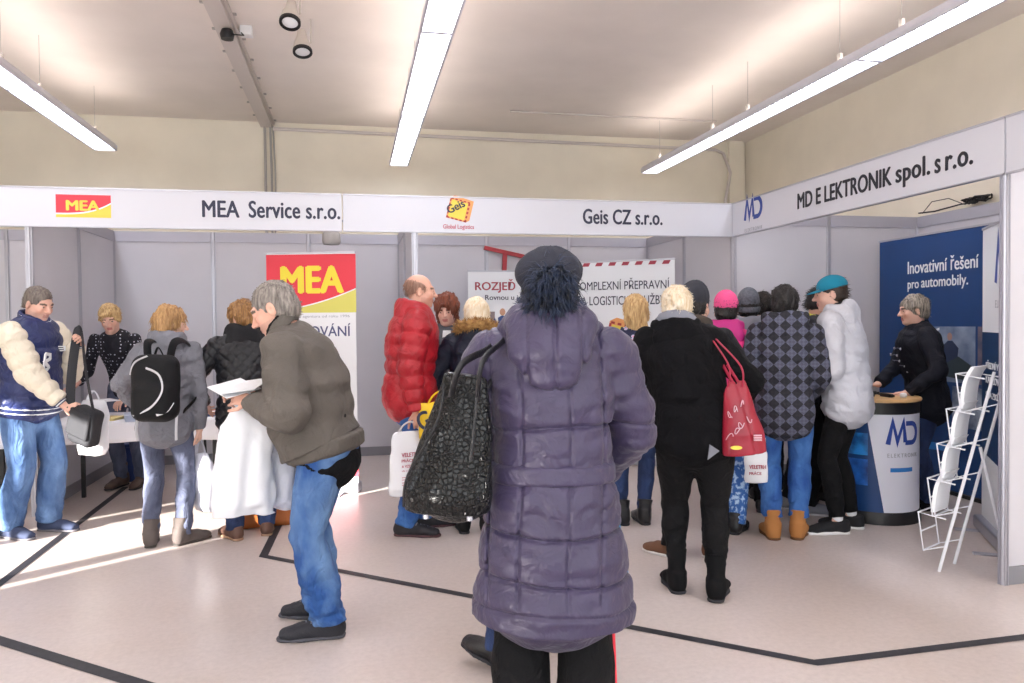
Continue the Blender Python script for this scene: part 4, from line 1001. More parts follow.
def tomat(name, kind, **k):
    """patterned cloth from procedural nodes in object space"""
    m = mat(name, '#808080', .8, bump=.25, bscale=240, fold=.7, fscale=9); nt = m.node_tree; b = nt.nodes['Principled BSDF']; tc = nt.nodes.new('ShaderNodeTexCoord')
    N = lambda t, **kw: nt.nodes.new(t)
    mp = N('ShaderNodeMapping'); nt.links.new(tc.outputs['Object'], mp.inputs['Vector'])
    if kind == 'check':
        mp.inputs['Rotation'].default_value = (0, rad(45), 0); mp.inputs['Scale'].default_value = (1, .001, 1)
        def chk(s, off):
            mm = N('ShaderNodeMapping'); mm.inputs['Location'].default_value = off; nt.links.new(mp.outputs['Vector'], mm.inputs['Vector'])
            c = N('ShaderNodeTexChecker'); c.inputs['Scale'].default_value = s; nt.links.new(mm.outputs['Vector'], c.inputs['Vector']); return c
        a = chk(19, (0, .5, 0)); c = chk(57, (.006, .5, .01))
        a.inputs['Color1'].default_value = lin('#26262f'); a.inputs['Color2'].default_value = lin('#5d5f73')
        c.inputs['Color1'].default_value = (1, 1, 1, 1); c.inputs['Color2'].default_value = (.72, .72, .75, 1)
        w = N('ShaderNodeTexWave'); w.inputs['Scale'].default_value = 8; w.inputs['Distortion'].default_value = .4; nt.links.new(mp.outputs['Vector'], w.inputs['Vector'])
        x = N('ShaderNodeMixRGB'); x.blend_type = 'MULTIPLY'; x.inputs[0].default_value = 1; nt.links.new(a.outputs[0], x.inputs[1]); nt.links.new(c.outputs[0], x.inputs[2])
        nt.links.new(x.outputs[0], b.inputs['Base Color'])
    else:
        v = N('ShaderNodeTexVoronoi'); v.inputs['Scale'].default_value = k['scale']; v.inputs['Randomness'].default_value = k.get('rnd', 1); nt.links.new(mp.outputs['Vector'], v.inputs['Vector'])
        r = N('ShaderNodeValToRGB'); r.color_ramp.interpolation = 'CONSTANT'; r.color_ramp.elements[0].color = lin(k['dot']); r.color_ramp.elements[1].color = lin(k['base']); r.color_ramp.elements[1].position = k['size']
        nt.links.new(v.outputs['Distance'], r.inputs['Fac']); out = r.outputs['Color']
        if k.get('dot2'):
            e = r.color_ramp.elements.new(k['size']*.55); e.color = lin(k['dot']); r.color_ramp.elements[0].color = lin(k['dot2'])
        nt.links.new(out, b.inputs['Base Color'])
    return m
def fur(name, surface, m, n, L, r=.0035, seed=1, parent=None, up=None, spread=.5, where=None, lift=1.0):
    """tufts standing on a surface mesh, one mesh"""
    rng = np.random.RandomState(seed); me = surface.data; nv = len(me.vertices)
    co = np.empty(nv*3, np.float32); me.vertices.foreach_get('co', co); co = co.reshape(-1, 3)
    no = np.empty(nv*3, np.float32); me.vertex_normals.foreach_get('vector', no); no = no.reshape(-1, 3)
    ids = np.arange(nv)
    if where is not None: ids = ids[where(co)]
    ids = rng.choice(ids, n); V_ = []; F_ = []
    for i in ids:
        d = nrm(no[i]*lift+rng.randn(3)*spread*.6+(np.asarray(up) if up is not None else 0)); a = nrm(np.cross(d, rng.randn(3))); b_ = np.cross(d, a); l = L*(.6+.7*rng.rand()); p = co[i]-d*.006
        bend = rng.randn(3)*.18+(np.asarray(up)*.5 if up is not None else 0); q = p+d*l*.55; t = p+nrm(d+bend)*l; n0 = len(V_)
        for c, rr in ((p, r), (q, r*.7)): V_ += [c+a*rr, c-a*rr*.5+b_*rr*.8, c-a*rr*.5-b_*rr*.8]
        V_.append(t); F_ += [(n0, n0+1, n0+4, n0+3), (n0+1, n0+2, n0+5, n0+4), (n0+2, n0, n0+3, n0+5), (n0+3, n0+4, n0+6), (n0+4, n0+5, n0+6), (n0+5, n0+3, n0+6)]
    return meshobj(name, V_, F_, m, parent, smooth=True)
def loop_strap(name, pts, m, parent, w=.012, th=.003, loc=None):
    pts = [np.asarray(p, float) for p in pts]
    # catmull-rom
    P = [pts[0]]+pts+[pts[-1]]; out = []
    for i in range(1, len(P)-2):
        for u in np.linspace(0, 1, 7)[:-1]:
            p0, p1, p2, p3 = P[i-1:i+3]; out.append(.5*((2*p1)+(p2-p0)*u+(2*p0-5*p1+4*p2-p3)*u*u+(3*p1-p0-3*p2+p3)*u**3))
    out.append(pts[-1])
    mb = MB(); mb.tube(out, w, 8, r2=th) if th else mb.tube(out, w, 8)
    return mb.build(name, m, parent, smooth=True)
def plastic_bag(label, top, h, w, d, rot, m, name='carrier_bag', cat='bag', group=None, topw=.55, lean=(0, 0), handle=.10, seed=1, wr=.009, h_=.009, foot=1.0, square=False):
    """thin carrier bag hanging from the point top (world); bottom h below"""
    t = thing(name, label, cat, (top[0]+lean[0], top[1]+lean[1], top[2]-h), rad(rot), group)
    L = Matrix.Rotation(-rad(rot), 3, 'Z') @ Vector((-lean[0], -lean[1], 0)); zt = h-handle; tp = V3(L.x*.9, L.y*.9, zt)
    pts = [V3(0, 0, 0), V3(0, 0, zt*.12), V3(L.x*.3, L.y*.3, zt*.45), V3(L.x*.7, L.y*.7, zt*.8), tp]
    rr = [(w*.46*foot, d*.36), (w*.50*foot, d*.55), (w*(.5 if square else .48), d*.45), (w*(.5 if square else (.5+topw)/2*.9), d*.26), (w*(.5 if square else topw*.5), d*.10)]
    P = [tube(pts, rr, k=.01, cap=(.25, .2))]
    dd = lambda X, Y, Z: wr*(nz(X, Y, Z, 26, seed, (1.3, 1, .5))+.5*nz(X, Y, Z, 62, seed+2, (1.2, 1, .6)))*np.clip((1.15-Z/h), .3, 1)
    soft('bag_body', P, m, t, h_, dd)
    tw = w*(.5 if square else topw*.5); hl = V3(L.x, L.y, h)
    for q in (-1, 1):
        loop_strap('handle', [tp+V3(-tw*.6, q*d*.05, -.02), tp+(hl-tp)*.6+V3(-tw*.35, q*.004, 0), hl+V3(0, q*.004, 0), tp+(hl-tp)*.6+V3(tw*.35, q*.004, 0), tp+V3(tw*.6, q*d*.05, -.02)], m, t, .009, .003)
    return t
m_plwhite = mat('white_plastic_film', '#eef0f6', .35, bump=.3, bscale=18); m_plclear = mat('milky_plastic_film', '#d3d5e2', .3, bump=.5, bscale=22); m_paperbag = mat('white_paper_bag', '#ecedf2', .5, bump=.2, bscale=14)
M_ = lambda *a: np.array(a, float)
def toloc(pos, rot, w): c, n = math.cos(rad(rot)), math.sin(rad(rot)); x, y = w[0]-pos[0], w[1]-pos[1]; return (c*x+n*y, -n*x+c*y, w[2])

# ------------------------------------------------------------------ 1 man in varsity jacket, far left
pos, rot = (-2.30, 6.02), -112
Lh, Rh = toloc(pos, rot, (-1.96, 6.03, 1.375)), toloc(pos, rot, (-1.99, 5.84, .93))
P = Person('man in a navy and cream varsity jacket holding a grey shoulder bag by its strap', pos, rot, 1.77, 1.2, 3, 10, (-8, 20, 0),
    feet={-1: (-.10, .07, 4), 1: (.10, -.07, -10)}, hands={-1: dict(t=Lh, e=(-.25, -.3, -1), f=(.5, .6, .4), n=(1, 0, -.2), c=55), 1: dict(t=Rh, e=(.6, -1, -.1), f=(-.3, .9, -.3), n=(-1, 0, -.3), c=50)}, skin='#dca590', group=None)
P.body(lips='#b07068', brow='#5a4a42', stubble='#b08f84'); P.hair(h_brown, 'short', low=-.03, front=.075, thick=.005, tl=.018)
m_navy_n = mat('navy_nylon', '#1d2a5c', .42, fold=0.5, fscale=12, bump=.25, bscale=30, var=.15); m_cream = mat('cream_leather', '#e6dcc8', .5, fold=0.5, fscale=12, bump=.25, bscale=40)
j = P.jacket(m_navy_n, .026, .525, puff=(.085, .018), sleeves=(), belly=.035, h=.009, wr=.003)
for q in (-1, 1):
    soft('sleeve', [P.arm(q, (.078, .074, .050), end=.86, k=.04, puff=(.085, .016), cap=(1, .3))], m_cream, j, .009, lambda X, Y, Z: .004*nz(X, Y, Z, 40, 5))
    e = nrm(P.wr[q]-P.el[q]); a = P.wr[q]-e*.05
    soft('cuff', [tube([a, P.wr[q]-e*.005], [.043, .040], side=(0, 1, 0), cap=(0, 0))], m_navy_n, j, .006)
    for o in (.012, .030): soft('cuff_stripe', [tube([a+e*o, a+e*(o+.009)], [.0455, .0450], side=(0, 1, 0), cap=(0, 0))], m_offw, j, .005)
soft('hem_band', [P.torso(.028, 1, keys=[(.492, .172, .122), (.535, .172, .124)], a=.2, b=.6, cap=(0, 0), belly=.04)], m_navy_n, j, .009)
for f in (.503, .522): soft('hem_stripe', [P.torso(.032, 1, keys=[(f-.0035, .172, .1225), (f+.0035, .172, .1235)], a=.2, b=.6, cap=(0, 0), belly=.04)], m_offw, j, .008)
c = P.ring(m_navy_n, 'collar', .872, (.090, .086), .016, .032, 12, parent=j); 
for u in (.012, -.012): P.ring(m_offw, 'collar_stripe', .872, (.095, .091), .014, .005, 12, up=u, parent=j, h=.006)
cf = P.sp(.735)+P.fw*.168
for bx_, ww, wd in ((-.035, .10, .022), ): 
    o = MB(); 
    for seg in ([(-.05, .06), (-.05, -.06), (.03, -.055)], [(-.05, .058), (.02, .05), (.028, .02), (-.045, .0), (.04, -.05)]): o.prism(stroke(seg, .022), -.004, .004)
    o = o.build('letter_patch', m_offw, j); o.matrix_local = Matrix.Translation(P.sp(.72)+P.fw*.196+V3(.05, 0, 0)) @ Matrix.Rotation(rad(180+18), 4, 'Z') @ Matrix.Rotation(rad(8), 4, 'X')
    o = MB().prism(stroke([(-.03, .02), (.03, .02), (.03, -.01), (-.03, -.01), (-.03, .02)], .008), -.003, .003).prism(stroke([(-.02, .005), (.02, .005)], .008), -.003, .003).build('name_patch', m_offw, j); o.matrix_local = Matrix.Translation(P.sp(.765)+P.fw*.176+V3(-.085, -.008, 0)) @ Matrix.Rotation(rad(180-22), 4, 'Z')
P.trousers(m_jlight, .010, (.085, .064, .058), flare=.004, belly=.02)
m_navyshoe = mat('navy_suede', '#39435f', .8, bump=.3, bscale=200)
for q in (-1, 1): P.shoe(q, m_navyshoe, m_sole='#6d6a70', wide=1.05)
# his grey shoulder bag
m_greybag = mat('charcoal_canvas', '#222329', .7, bump=.4, bscale=300)
bag = thing('shoulder_bag', 'charcoal canvas shoulder bag hanging by its wide strap from the varsity jacket man\'s hands', 'bag', (-1.86, 5.84, .66), rad(-35))
soft('bag_body', [rbox((0, 0, .13), (.115, .06, .135), np.array(Matrix.Rotation(rad(16), 3, 'Y')), .04)], m_greybag, bag, .008, lambda X, Y, Z: .003*nz(X, Y, Z, 40, 1))
soft('flap', [rbox((0, -.052, .15), (.108, .016, .10), np.array(Matrix.Rotation(rad(16), 3, 'Y')), .014)], m_greybag, bag, .006)
A = Vector(P.w(P.wr[-1]+P.hf[-1]*.08))-bag.location; A = np.array(Matrix.Rotation(rad(35), 3, 'Z') @ A); B_ = Vector(P.w(P.wr[1]+P.hf[1]*.06))-bag.location; B_ = np.array(Matrix.Rotation(rad(35), 3, 'Z') @ B_)
loop_strap('strap', [V3(-.09, 0, .25), B_+V3(0, -.01, 0), B_*.5+A*.5+V3(-.015, -.02, 0), A+V3(-.01, -.01, .03), A+V3(.02, .0, .03), V3(.04, -.02, .52), V3(.085, 0, .22)], m_greybag, bag, .030, .004)
plastic_bag('white plastic bag hanging behind the charcoal shoulder bag at the table edge', (-1.86, 6.02, 1.02), .46, .24, .12, -20, m_plwhite, topw=.7, handle=.06, seed=3, group=None)

# ------------------------------------------------------------------ 2 woman in the polka dot top behind the table
pos, rot = (-2.05, 7.62), 168
P = Person('short-haired blonde woman in a black polka dot top leaning over the brochure table', pos, rot, 1.74, .92, 18, 20, (18, 24, 6),
    hands={1: dict(t=(.24, .46, .98), e=(.3, -.6, -.7), f=(.1, .9, -.4), n=(0, -.3, -1), c=35), -1: dict(t=(-.20, .50, .86), e=(-.4, -.5, -.6), f=(0, .9, -.3), n=(0, 0, -1), c=25)}, skin='#dda893')
P.body(lips='#b3555a', brow='#7a5c40')
P.hair(h_blond, 'short', thick=.014, low=-.05, front=.05, extra=lambda s: [tube([s.hp(-.02, .07, .085), s.hp(.035, .085, .06), s.hp(.066, .06, .02)], [.018, .022, .012], k=.02), tube([s.hp(-.07, .03, .05), s.hp(-.078, .03, -.01), s.hp(-.07, .03, -.05)], [.02, .018, .008], k=.02)])
m_dots = tomat('polka_dots', 'dots', scale=34, dot='#c9cbdc', base='#14141f', size=.22, rnd=.25)
P.jacket(m_dots, .012, .50, (.058, .05, .044), end=.72, bust=.05, wr=.003)
P.trousers(m_jgrey, .008)
for q in (-1, 1): P.shoe(q, mat('brown_boot', '#5a473e', .6), shaft=.14)
t = sheet_stack('paper_sheet', -2.10, 7.02, .86, .20, .28, .004, .6, m_offw, 'white sheet of paper held over the table by the polka dot woman', 'paper', n=2)
t.rotation_euler = (rad(0), 0, 0)

# ------------------------------------------------------------------ 3 person with backpack
pos, rot = (-1.26, 5.50), -8
P = Person('blond person in a grey hooded jacket with a backpack, seen from behind', pos, rot, 1.60, .98, 5, 8, (-62, 8, 0),
    feet={-1: (-.10, -.02, 15), 1: (.11, .0, -38)}, hands={1: dict(t=(.205, .08, .68), e=(.6, -1, 0), n=(-1, 0, 0), c=65), -1: dict(t=(-.30, .30, .90), e=(-1, -.5, -.3), f=(.2, .9, 0), n=(0, 0, -1), c=30)}, skin='#e2b49c')
P.body(lips='#bb6f68', brow='#8a6a48', eyes=True)
P.hair(hairmat('hair_strawberry', '#8e6238', '#d9b07a'), 'bob', amp=.012, fr=70, thick=.016, front=.05, tufts=700, tl=.055)
m_greyjac = mat('grey_nylon', '#74757e', .7, fold=0.8, fscale=9, bump=.3, bscale=60, var=.12)
j = P.jacket(m_greyjac, .034, .475, (.072, .062, .050), wr=.006, h=.009)
P.hood(m_greyjac, 'hood', 1.05, parent=j); P.ring(mat('dark_lining', '#2a2b30', .8), 'hood_lining', .865, (.10, .085), .014, .022, 16, parent=j)
P.trousers(m_jgrey, .008, (.078, .056, .044), wr=.006)
for q in (-1, 1): P.shoe(q, mat('taupe_suede', '#5c5350', .85, bump=.3, bscale=240), shaft=.10, m_sole='#3a3532')
bp = thing('backpack', 'black backpack with pale grey piping worn over the grey hooded jacket', 'backpack', (*P.w((.05, -.265, 0))[:2], .88), rad(rot))
mk = mat('backpack_black', '#0e0f13', .7, spec=.3, bump=.4, bscale=240); mp_ = mat('backpack_piping', '#cfcfd4', .5)
R_ = np.array(Matrix.Rotation(rad(-4), 3, 'X'))
soft('main_pocket', [rbox((0, .0, .21), (.145, .085, .215), R_, .075), rbox((0, -.07, .13), (.115, .055, .12), R_, .05, .03)], mk, bp, .009, lambda X, Y, Z: .003*nz(X, Y, Z, 30, 3))
loop_strap('piping', [(-.10, -.11, .05), (.02, -.137, .10), (.085, -.125, .20), (.06, -.105, .30), (-.02, -.10, .345)], mp_, bp, .011, .004); loop_strap('piping', [(-.145, -.03, .30), (-.10, -.07, .38), (-.02, -.075, .42)], mp_, bp, .008, .004); loop_strap('piping', [(.05, -.133, .05), (.10, -.10, .07), (.125, -.06, .12)], mp_, bp, .012, .004)
o = fit('sport', .10, .03, mp_, bp, (-.118, -.095, .12)) if False else None
for q in (-1, 1): loop_strap('shoulder_strap', [(q*.07, .06, .40), (q*.085, .10, .50), (q*.10, .26, .50), (q*.14, .40, .38), (q*.16, .34, .16), (q*.14, .10, .05)], mk, bp, .026, .007)
loop_strap('grab_loop', [(-.03, .06, .41), (0, .05, .47), (.03, .06, .41)], mk, bp, .008, .004)
for q in (-1, 1): loop_strap('loose_strap', [(q*.12, .02, .05), (q*.125, -.01, -.05), (q*.12, .0, -.13)], mp_, bp, .009, .002)
w = P.w(P.wr[1]+P.hf[1]*.09)
plastic_bag('milky plastic bag hanging from the right hand of the backpack wearer', (w[0], w[1], w[2]+.02), .50, .22, .12, -30, m_plclear, topw=.65, handle=.10, seed=5, lean=(.05, 0))

# ------------------------------------------------------------------ 4 woman in black quilted coat
pos, rot = (-.73, 5.55), 14
P = Person('person with short ginger curls in a black quilted jacket, seen from behind', pos, rot, 1.64, 1.08, 6, 12, (42, 12, 0),
    feet={-1: (-.10, 0, 20), 1: (.12, .03, -10)}, hands={-1: dict(t=(-.26, .30, .93), e=(-1, -.6, -.2), c=30), 1: dict(t=(.2, .32, .93), e=(1, -.6, -.2), c=30)})
P.body(lips='#b06a60', brow='#6b4a30'); P.hair(h_ginger, 'short', amp=.010, fr=120, thick=.022, low=-.06)
m_quilt = mat('black_quilted_nylon', '#101117', .45, spec=.4, bump=.2, bscale=40)
qd = lambda X, Y, Z: .006*np.exp(-((((X+Z)*13) % 1-.5)/.09)**2)+.006*np.exp(-((((X-Z)*13) % 1-.5)/.09)**2)
j = P.jacket(m_quilt, .036, .485, (.076, .066, .052), disp=qd, h=.008, wr=.003)
h = P.hood(mat('black_fleece', '#121217', .9, bump=.6, bscale=130), 'hood', 1.12, parent=j, amp=.008)
P.trousers(m_jdark, .010, (.080, .060, .050))
for q in (-1, 1): P.shoe(q, mat('brown_leather', '#5d4034', .55), m_sole='#a08068')
bt = thing('tan_handbag', 'tan leather bag on the floor behind the legs of the quilted jacket', 'bag', (-.60, 5.86, 0), rad(10))
m_tan = mat('tan_leather', '#b86a34', .5, bump=.3, bscale=70)
soft('bag_body', [rbox((0, 0, .11), (.24, .08, .11), None, .05)], m_tan, bt, .009, lambda X, Y, Z: .006*nz(X, Y, Z, 24, 3))
loop_strap('handle', [(-.10, 0, .20), (-.07, 0, .28), (.07, 0, .28), (.10, 0, .20)], m_tan, bt, .009, .005)

# ------------------------------------------------------------------ 5 man in grey-brown jacket, front
pos, rot = (-.125, 3.80), 78
Lh, Rh = toloc(pos, rot, (-.475, 3.72, 1.135)), toloc(pos, rot, (-.50, 3.93, 1.15))
P = Person('balding man in a grey-brown jacket and jeans reading a paper with head bowed', pos, rot, 1.70, 1.2, 4, 34, (-2, 28, 0),
    feet={-1: (-.13, -.01, 8), 1: (.12, .07, -4)}, hands={-1: dict(t=Lh, e=(-.8, -1, -.5), f=(.35, .9, .1), n=(.8, .1, -.4), c=38, th=.2), 1: dict(t=Rh, e=(.8, -1, -.5), f=(-.3, .9, .1), n=(-.8, .1, -.4), c=35)}, skin='#d99e86', hs=1.12)
P.body(lips='#b0685c', brow='#5a4a40', stubble='#a08078'); P.hair(h_grey, 'short', amp=.003, thick=.004, front=.088, low=-.06, tl=.018)
m_taupe = mat('taupe_jacket', '#5f5953', .8, fold=.6, fscale=8, var=.12, vscale=3, bump=.3, bscale=140)
j = P.jacket(m_taupe, .036, .535, (.088, .080, .056), belly=.085, wr=.011, fr=20, h=.0075, flare=-.01, end=.95)
soft('waistband', [P.torso(.026, 1, keys=[(.505, .172, .128), (.54, .172, .130)], a=.2, b=.6, cap=(.2, .2), belly=.055)], m_taupe, j, .008, lambda X, Y, Z: .003*nz(X, Y, Z, 60, 2))
P.ring(m_taupe, 'collar', .862, (.092, .088), .013, .036, 18, parent=j, up=.03); P.ring(m_blackfab, 'inner_collar', .868, (.078, .075), .012, .036, 16, parent=j, up=.034)
P.jacket(m_blackfab, .012, .455, name='sweater', sleeves=(), belly=.05, h=.011, sc=.96)
P.trousers(jeans('denim_faded', '#24508f', '#7fa3cd', 5), .010, (.090, .064, .060), wr=.008, flare=.004, h=.008, belly=.03)
for q in (-1, 1): P.shoe(q, mat('dark_sneaker', '#23242c', .7, bump=.4, bscale=130), wide=1.08, L=1.05, m_sole='#4c4c54', laces=mat('grey_lace', '#8a8c96', .7))
for i, (dx, dz, a, ti) in enumerate(((0, .0, .5, -20), (.06, .012, .2, -12))):
    o = MB().box((-.085, -.115, 0), (.085, .115, .003)).build('paper_sheet', m_offw); o.matrix_world = Matrix.Translation((-.565+dx, 3.83-dx*.5, 1.185+dz)) @ Matrix.Rotation(rad(30-45*i), 4, 'Z') @ Matrix.Rotation(rad(ti*.6), 4, 'Y') @ Matrix.Rotation(rad(10), 4, 'X')
    tag(o, ['white printed sheet held open by the man in the grey-brown jacket, left one', 'white folded leaflet lying over the sheet in the grey-brown jacket man\'s hands'][i], 'paper')
plastic_bag('large white plastic bag hanging under the papers of the man in the grey-brown jacket', (-.51, 3.88, 1.16), .60, .285, .12, 5, m_plwhite, topw=.45, handle=.06, seed=8, lean=(-.03, 0), foot=1.0, wr=.010, h_=.008)
plastic_bag('crumpled milky plastic bag behind the large white bag', (-.40, 3.98, .98), .40, .20, .13, 5, m_plclear, topw=.6, handle=.08, seed=12, lean=(.05, .02), wr=.012)

# ------------------------------------------------------------------ 6 man in red jacket
pos, rot = (.39, 5.42), -91
P = Person('bald man in a red puffer jacket and jeans, seen in profile', pos, rot, 1.83, 1.10, 1, 8, (0, 4, 0),
    feet={-1: (-.09, .10, 5), 1: (.10, -.04, -18)}, hands={1: dict(t=(.27, .03, .84), e=(.4, -1, 0), n=(-1, 0, 0), c=70), -1: dict(t=(-.26, .25, 1.05), e=(-1, -.6, -.2), c=30)}, skin='#d99a80')
P.body(lips='#b06458', brow='#6a4c3c', stubble='#a8766a'); P.hair(hairmat('hair_cropped', '#8a6656', '#a98472'), 'bald_crown', amp=.0008, thick=.002)
m_redj = mat('red_nylon', '#aa1826', .45, fold=0.4, fscale=12, bump=.2, bscale=30, var=.12)
j = P.jacket(m_redj, .048, .505, (.085, .076, .054), puff=(.095, .020), wr=.004, h=.0085)
P.hood(m_redj, 'hood', 1.15, parent=j); P.ring(mat('grey_fleece', '#9a9ba4', .9, bump=.4, bscale=160), 'inner_hood', .868, (.088, .080), .020, .036, 18, parent=j)
o = MB().prism([(-.03, -.05), (.0, -.05), (.03, .06), (.0, .07)], -.002, .002).prism([(-.045, .0), (-.02, -.02), (.0, .04), (-.03, .06)], -.002, .002).build('chest_print', m_offw, j); o.matrix_local = Matrix.Translation(P.sp(.765)+V3(.13, .115, 0)) @ Matrix.Rotation(rad(140), 4, 'Z')
P.trousers(m_jbright, .012, (.086, .062, .054), wr=.006)
for q in (-1, 1): P.shoe(q, mat('black_suede_shoe', '#1b1b22', .7), m_sole='#4e3136', L=1.05, laces=mat('grey_lace', '#8a8c96', .7))
w = P.w(P.wr[1]+P.hf[1]*.09)
b = plastic_bag('white bag with red printed lettering held by the man in the red jacket', (w[0]-.06, w[1], w[2]+.02), .50, .28, .07, 14, m_paperbag, topw=1, square=True, handle=.06, seed=7, wr=.004, lean=(-.02, 0))
m_bt = mat('bag_print', '#b04a60', .5); yb2 = -.045
fit('VELETRH', .13, .028, m_bt, b, (-.055, yb2, .27), bold=.03); fit('PRÁCE', .085, .024, m_bt, b, (-.055, yb2, .235), bold=.02); fit('A VZDĚLÁVÁNÍ', .16, .024, m_bt, b, (-.055, yb2, .198), bold=.02)
fit('vše o zaměstnání', .13, .012, m_bt, b, (-.055, yb2, .172)); flat([(.108, .16), (.128, .16), (.128, .29), (.108, .29)], m_red, b, 'print_bar', yb2)
for z in (.13, .115, .095, .08): flat([(-.055, z), (.02, z), (.02, z+.004), (-.055, z+.004)], m_bt, b, 'print_line', yb2)
b3 = plastic_bag('yellow bag with dark lettering between the red jacket and the fur hood', (.575, 5.08, 1.03), .36, .30, .07, -8, mat('yellow_film', '#f0c81e', .4, bump=.2, bscale=18), topw=1, square=True, handle=.07, seed=9, wr=.004)
fit('Geis', .24, .13, m_text, b3, (-.13, -.045, .09), bold=.03, tilt=rad(24))

# ------------------------------------------------------------------ 7 red-haired woman facing us
P = Person('woman with curly auburn hair and a grey cardigan facing the visitors', (.765, 6.2), 170, 1.70, .95, 2, 8, (-8, 16, 0), skin='#e0ae9a')
P.body(lips='#b0545a', brow='#6a3a26'); P.hair(h_red, 'long', amp=.012, fr=75, thick=.024, front=.048)
P.jacket(mat('grey_cardigan', '#54565e', .9, fold=0.5, fscale=9, bump=.4, bscale=200), .016, .46, bust=.05)
flat([(-.05, -.10), (.05, -.10), (.03, .08), (-.03, .08)], m_offw, P.root, 'blouse', 0, .004).matrix_local = Matrix.Translation(P.sp(.80)+P.fw*.125) @ Matrix.Rotation(rad(180), 4, 'Z')
P.trousers(m_btrous); [P.shoe(q, m_bshoe) for q in (-1, 1)]

# ------------------------------------------------------------------ 8 blonde with fur hood
pos, rot = (.86, 5.28), -6
P = Person('platinum blonde woman in a navy coat with a fur-trimmed hood, seen from behind', pos, rot, 1.64, 1.0, 3, 6, (0, 8, 0),
    feet={-1: (-.11, .03, 4), 1: (.05, -.05, -4)}, hands={-1: dict(t=(-.15, .25, .98), e=(-1, -.5, -.3)), 1: dict(t=(.15, .25, .98), e=(1, -.5, -.3))})
P.body(eyes=True); P.hair(h_platinum, 'bob', thick=.018, amp=.004)
m_nv = mat('navy_coat', '#131829', .6, spec=.3, fold=0.6, fscale=9, bump=.3, bscale=70)
j = P.jacket(m_nv, .036, .42, (.074, .066, .052), flare=.01, wr=.005); hd = P.hood(m_nv, 'hood', 1.0, parent=j)
m_fur = mat('tan_fur', '#c39a60', .9, color2='#8a6238', vscale=30)
fr_ = P.ring(m_fur, 'fur_trim', .868, (.135, .105), .030, .034, 14, parent=j, back=-.03, amp=.006)
fur('fur_tufts', fr_, m_fur, 1500, .035, .0035, 3, fr_)
P.trousers(m_btrous, .008); [P.shoe(q, m_bsuede, shaft=.22) for q in (-1, 1)]

# ------------------------------------------------------------------ 9 woman in the purple coat, foreground
pos, rot = (.635, 2.40), -15
P = Person('woman in a long quilted purple coat and dark wool beret, back to the camera', pos, rot, 1.69, 1.10, 2, 6, (-3, 4, 0),
    feet={-1: (-.11, .0, 6), 1: (.11, .0, -6)}, hands={1: dict(t=(.17, .30, .93), e=(1, -.45, -.5), f=(-.8, .6, 0), c=40), -1: dict(t=(-.20, .30, .95), e=(-1, -.5, -.6), c=40)}, shw=1.0)
P.body(eyes=False)
m_purp = mat('purple_nylon', '#362e4b', .47, fold=0.25, fscale=13, var=.10, vscale=5, bump=.35, bscale=34, sheen=.1)
def seams(X, Y, Z):
    d = 0
    for z, ax_ in ((1.145, 0), (.82, 0), (.665, .05), (.575, .04)):
        d = d+.010*np.exp(-((Z-z-ax_*.5*np.abs(X)+.012*np.sin(X*8+z*9))/.0058)**2)
    for x in (-.20, -.10, .055, .16): d = d+.0080*np.exp(-((X-x-.008*np.sin(Z*7))/.0052)**2)*(Z > .60)*(np.abs(X) < .215)
    pf = .006*np.sin((Z-1.145)*math.pi/.16)**2
    return d-pf+.0035*nz(X, Y, Z, 55, 4, (.6, .6, 1.8))+.002*np.sin(Z*130+7*np.sin(X*16)+3*np.sin(X*41))*np.exp(-((np.abs(Z-.97)-.05)/.07)**2)
j = P.jacket(m_purp,   .028, .298, (.082, .076, .056), flare=.050, h=.0055, wr=.003, disp=seams, hemcap=0, end=.93, spuff=(.16, .010))
soft('belt', [P.torso(.038, 1, keys=[(.567, .158, .113), (.592, .154, .110)], a=.2, b=.7, cap=(.2, .2))], m_purp, j, .006, lambda X, Y, Z: .002*nz(X, Y, Z, 60, 2))
hs_ = lambda X, Y, Z: .008*np.exp(-((X-.015)/.006)**2)+.006*np.exp(-((X+.075)/.006)**2)+.006*np.exp(-((X-.10)/.006)**2)+.005*nz(X, Y, Z, 34, 6)
k_ = P.k
hood = soft('hood', [tube([P.sp(.885)-P.fw*.085, P.sp(.855)-P.fw*.115, P.sp(.80)-P.fw*.150, P.sp(.755)-P.fw*.150], [(.105, .045), (.148, .062), (.135, .062), (.085, .040)], k=.03, cap=(.6, 1)),
    tube([P.sp(.875)+V3(.10, -.08, 0), P.sp(.855)+V3(.135, -.02, 0), P.sp(.84)+V3(.11, .06, 0)], [.045, .042, .035], k=.04), tube([P.sp(.875)+V3(-.10, -.08, 0), P.sp(.855)+V3(-.135, -.02, 0), P.sp(.84)+V3(-.11, .06, 0)], [.045, .042, .035], k=.04),
    ell(P.sp(.905)-P.fw*.01, (.092, .085, .07), k=.02, op='s')], m_purp, j, .0055, hs_)
o = P.ring(m_purp, 'hood_edge', .893, (.104, .104), .010, .012, 8, parent=j, back=-.035, h=.006)
c = P.ring(mat('grey_knit', '#4a4c5a', .95, bump=.7, bscale=120), 'collar_fur', .895, (.088, .088), .026, .032, 10, parent=j, back=-.01, amp=.006)
m_gf = mat('grey_fur', '#3c3f50', .9, color2='#70748a', vscale=60); fur('collar_tufts', c, m_gf, 1400, .022, .003, 2, c)
m_wool = mat('dark_wool', '#2a2c38', .95, bump=.6, bscale=260, var=.15, vscale=30)
P.hair(h_dark, 'bob', amp=.005, thick=.010)
hp = P.hp
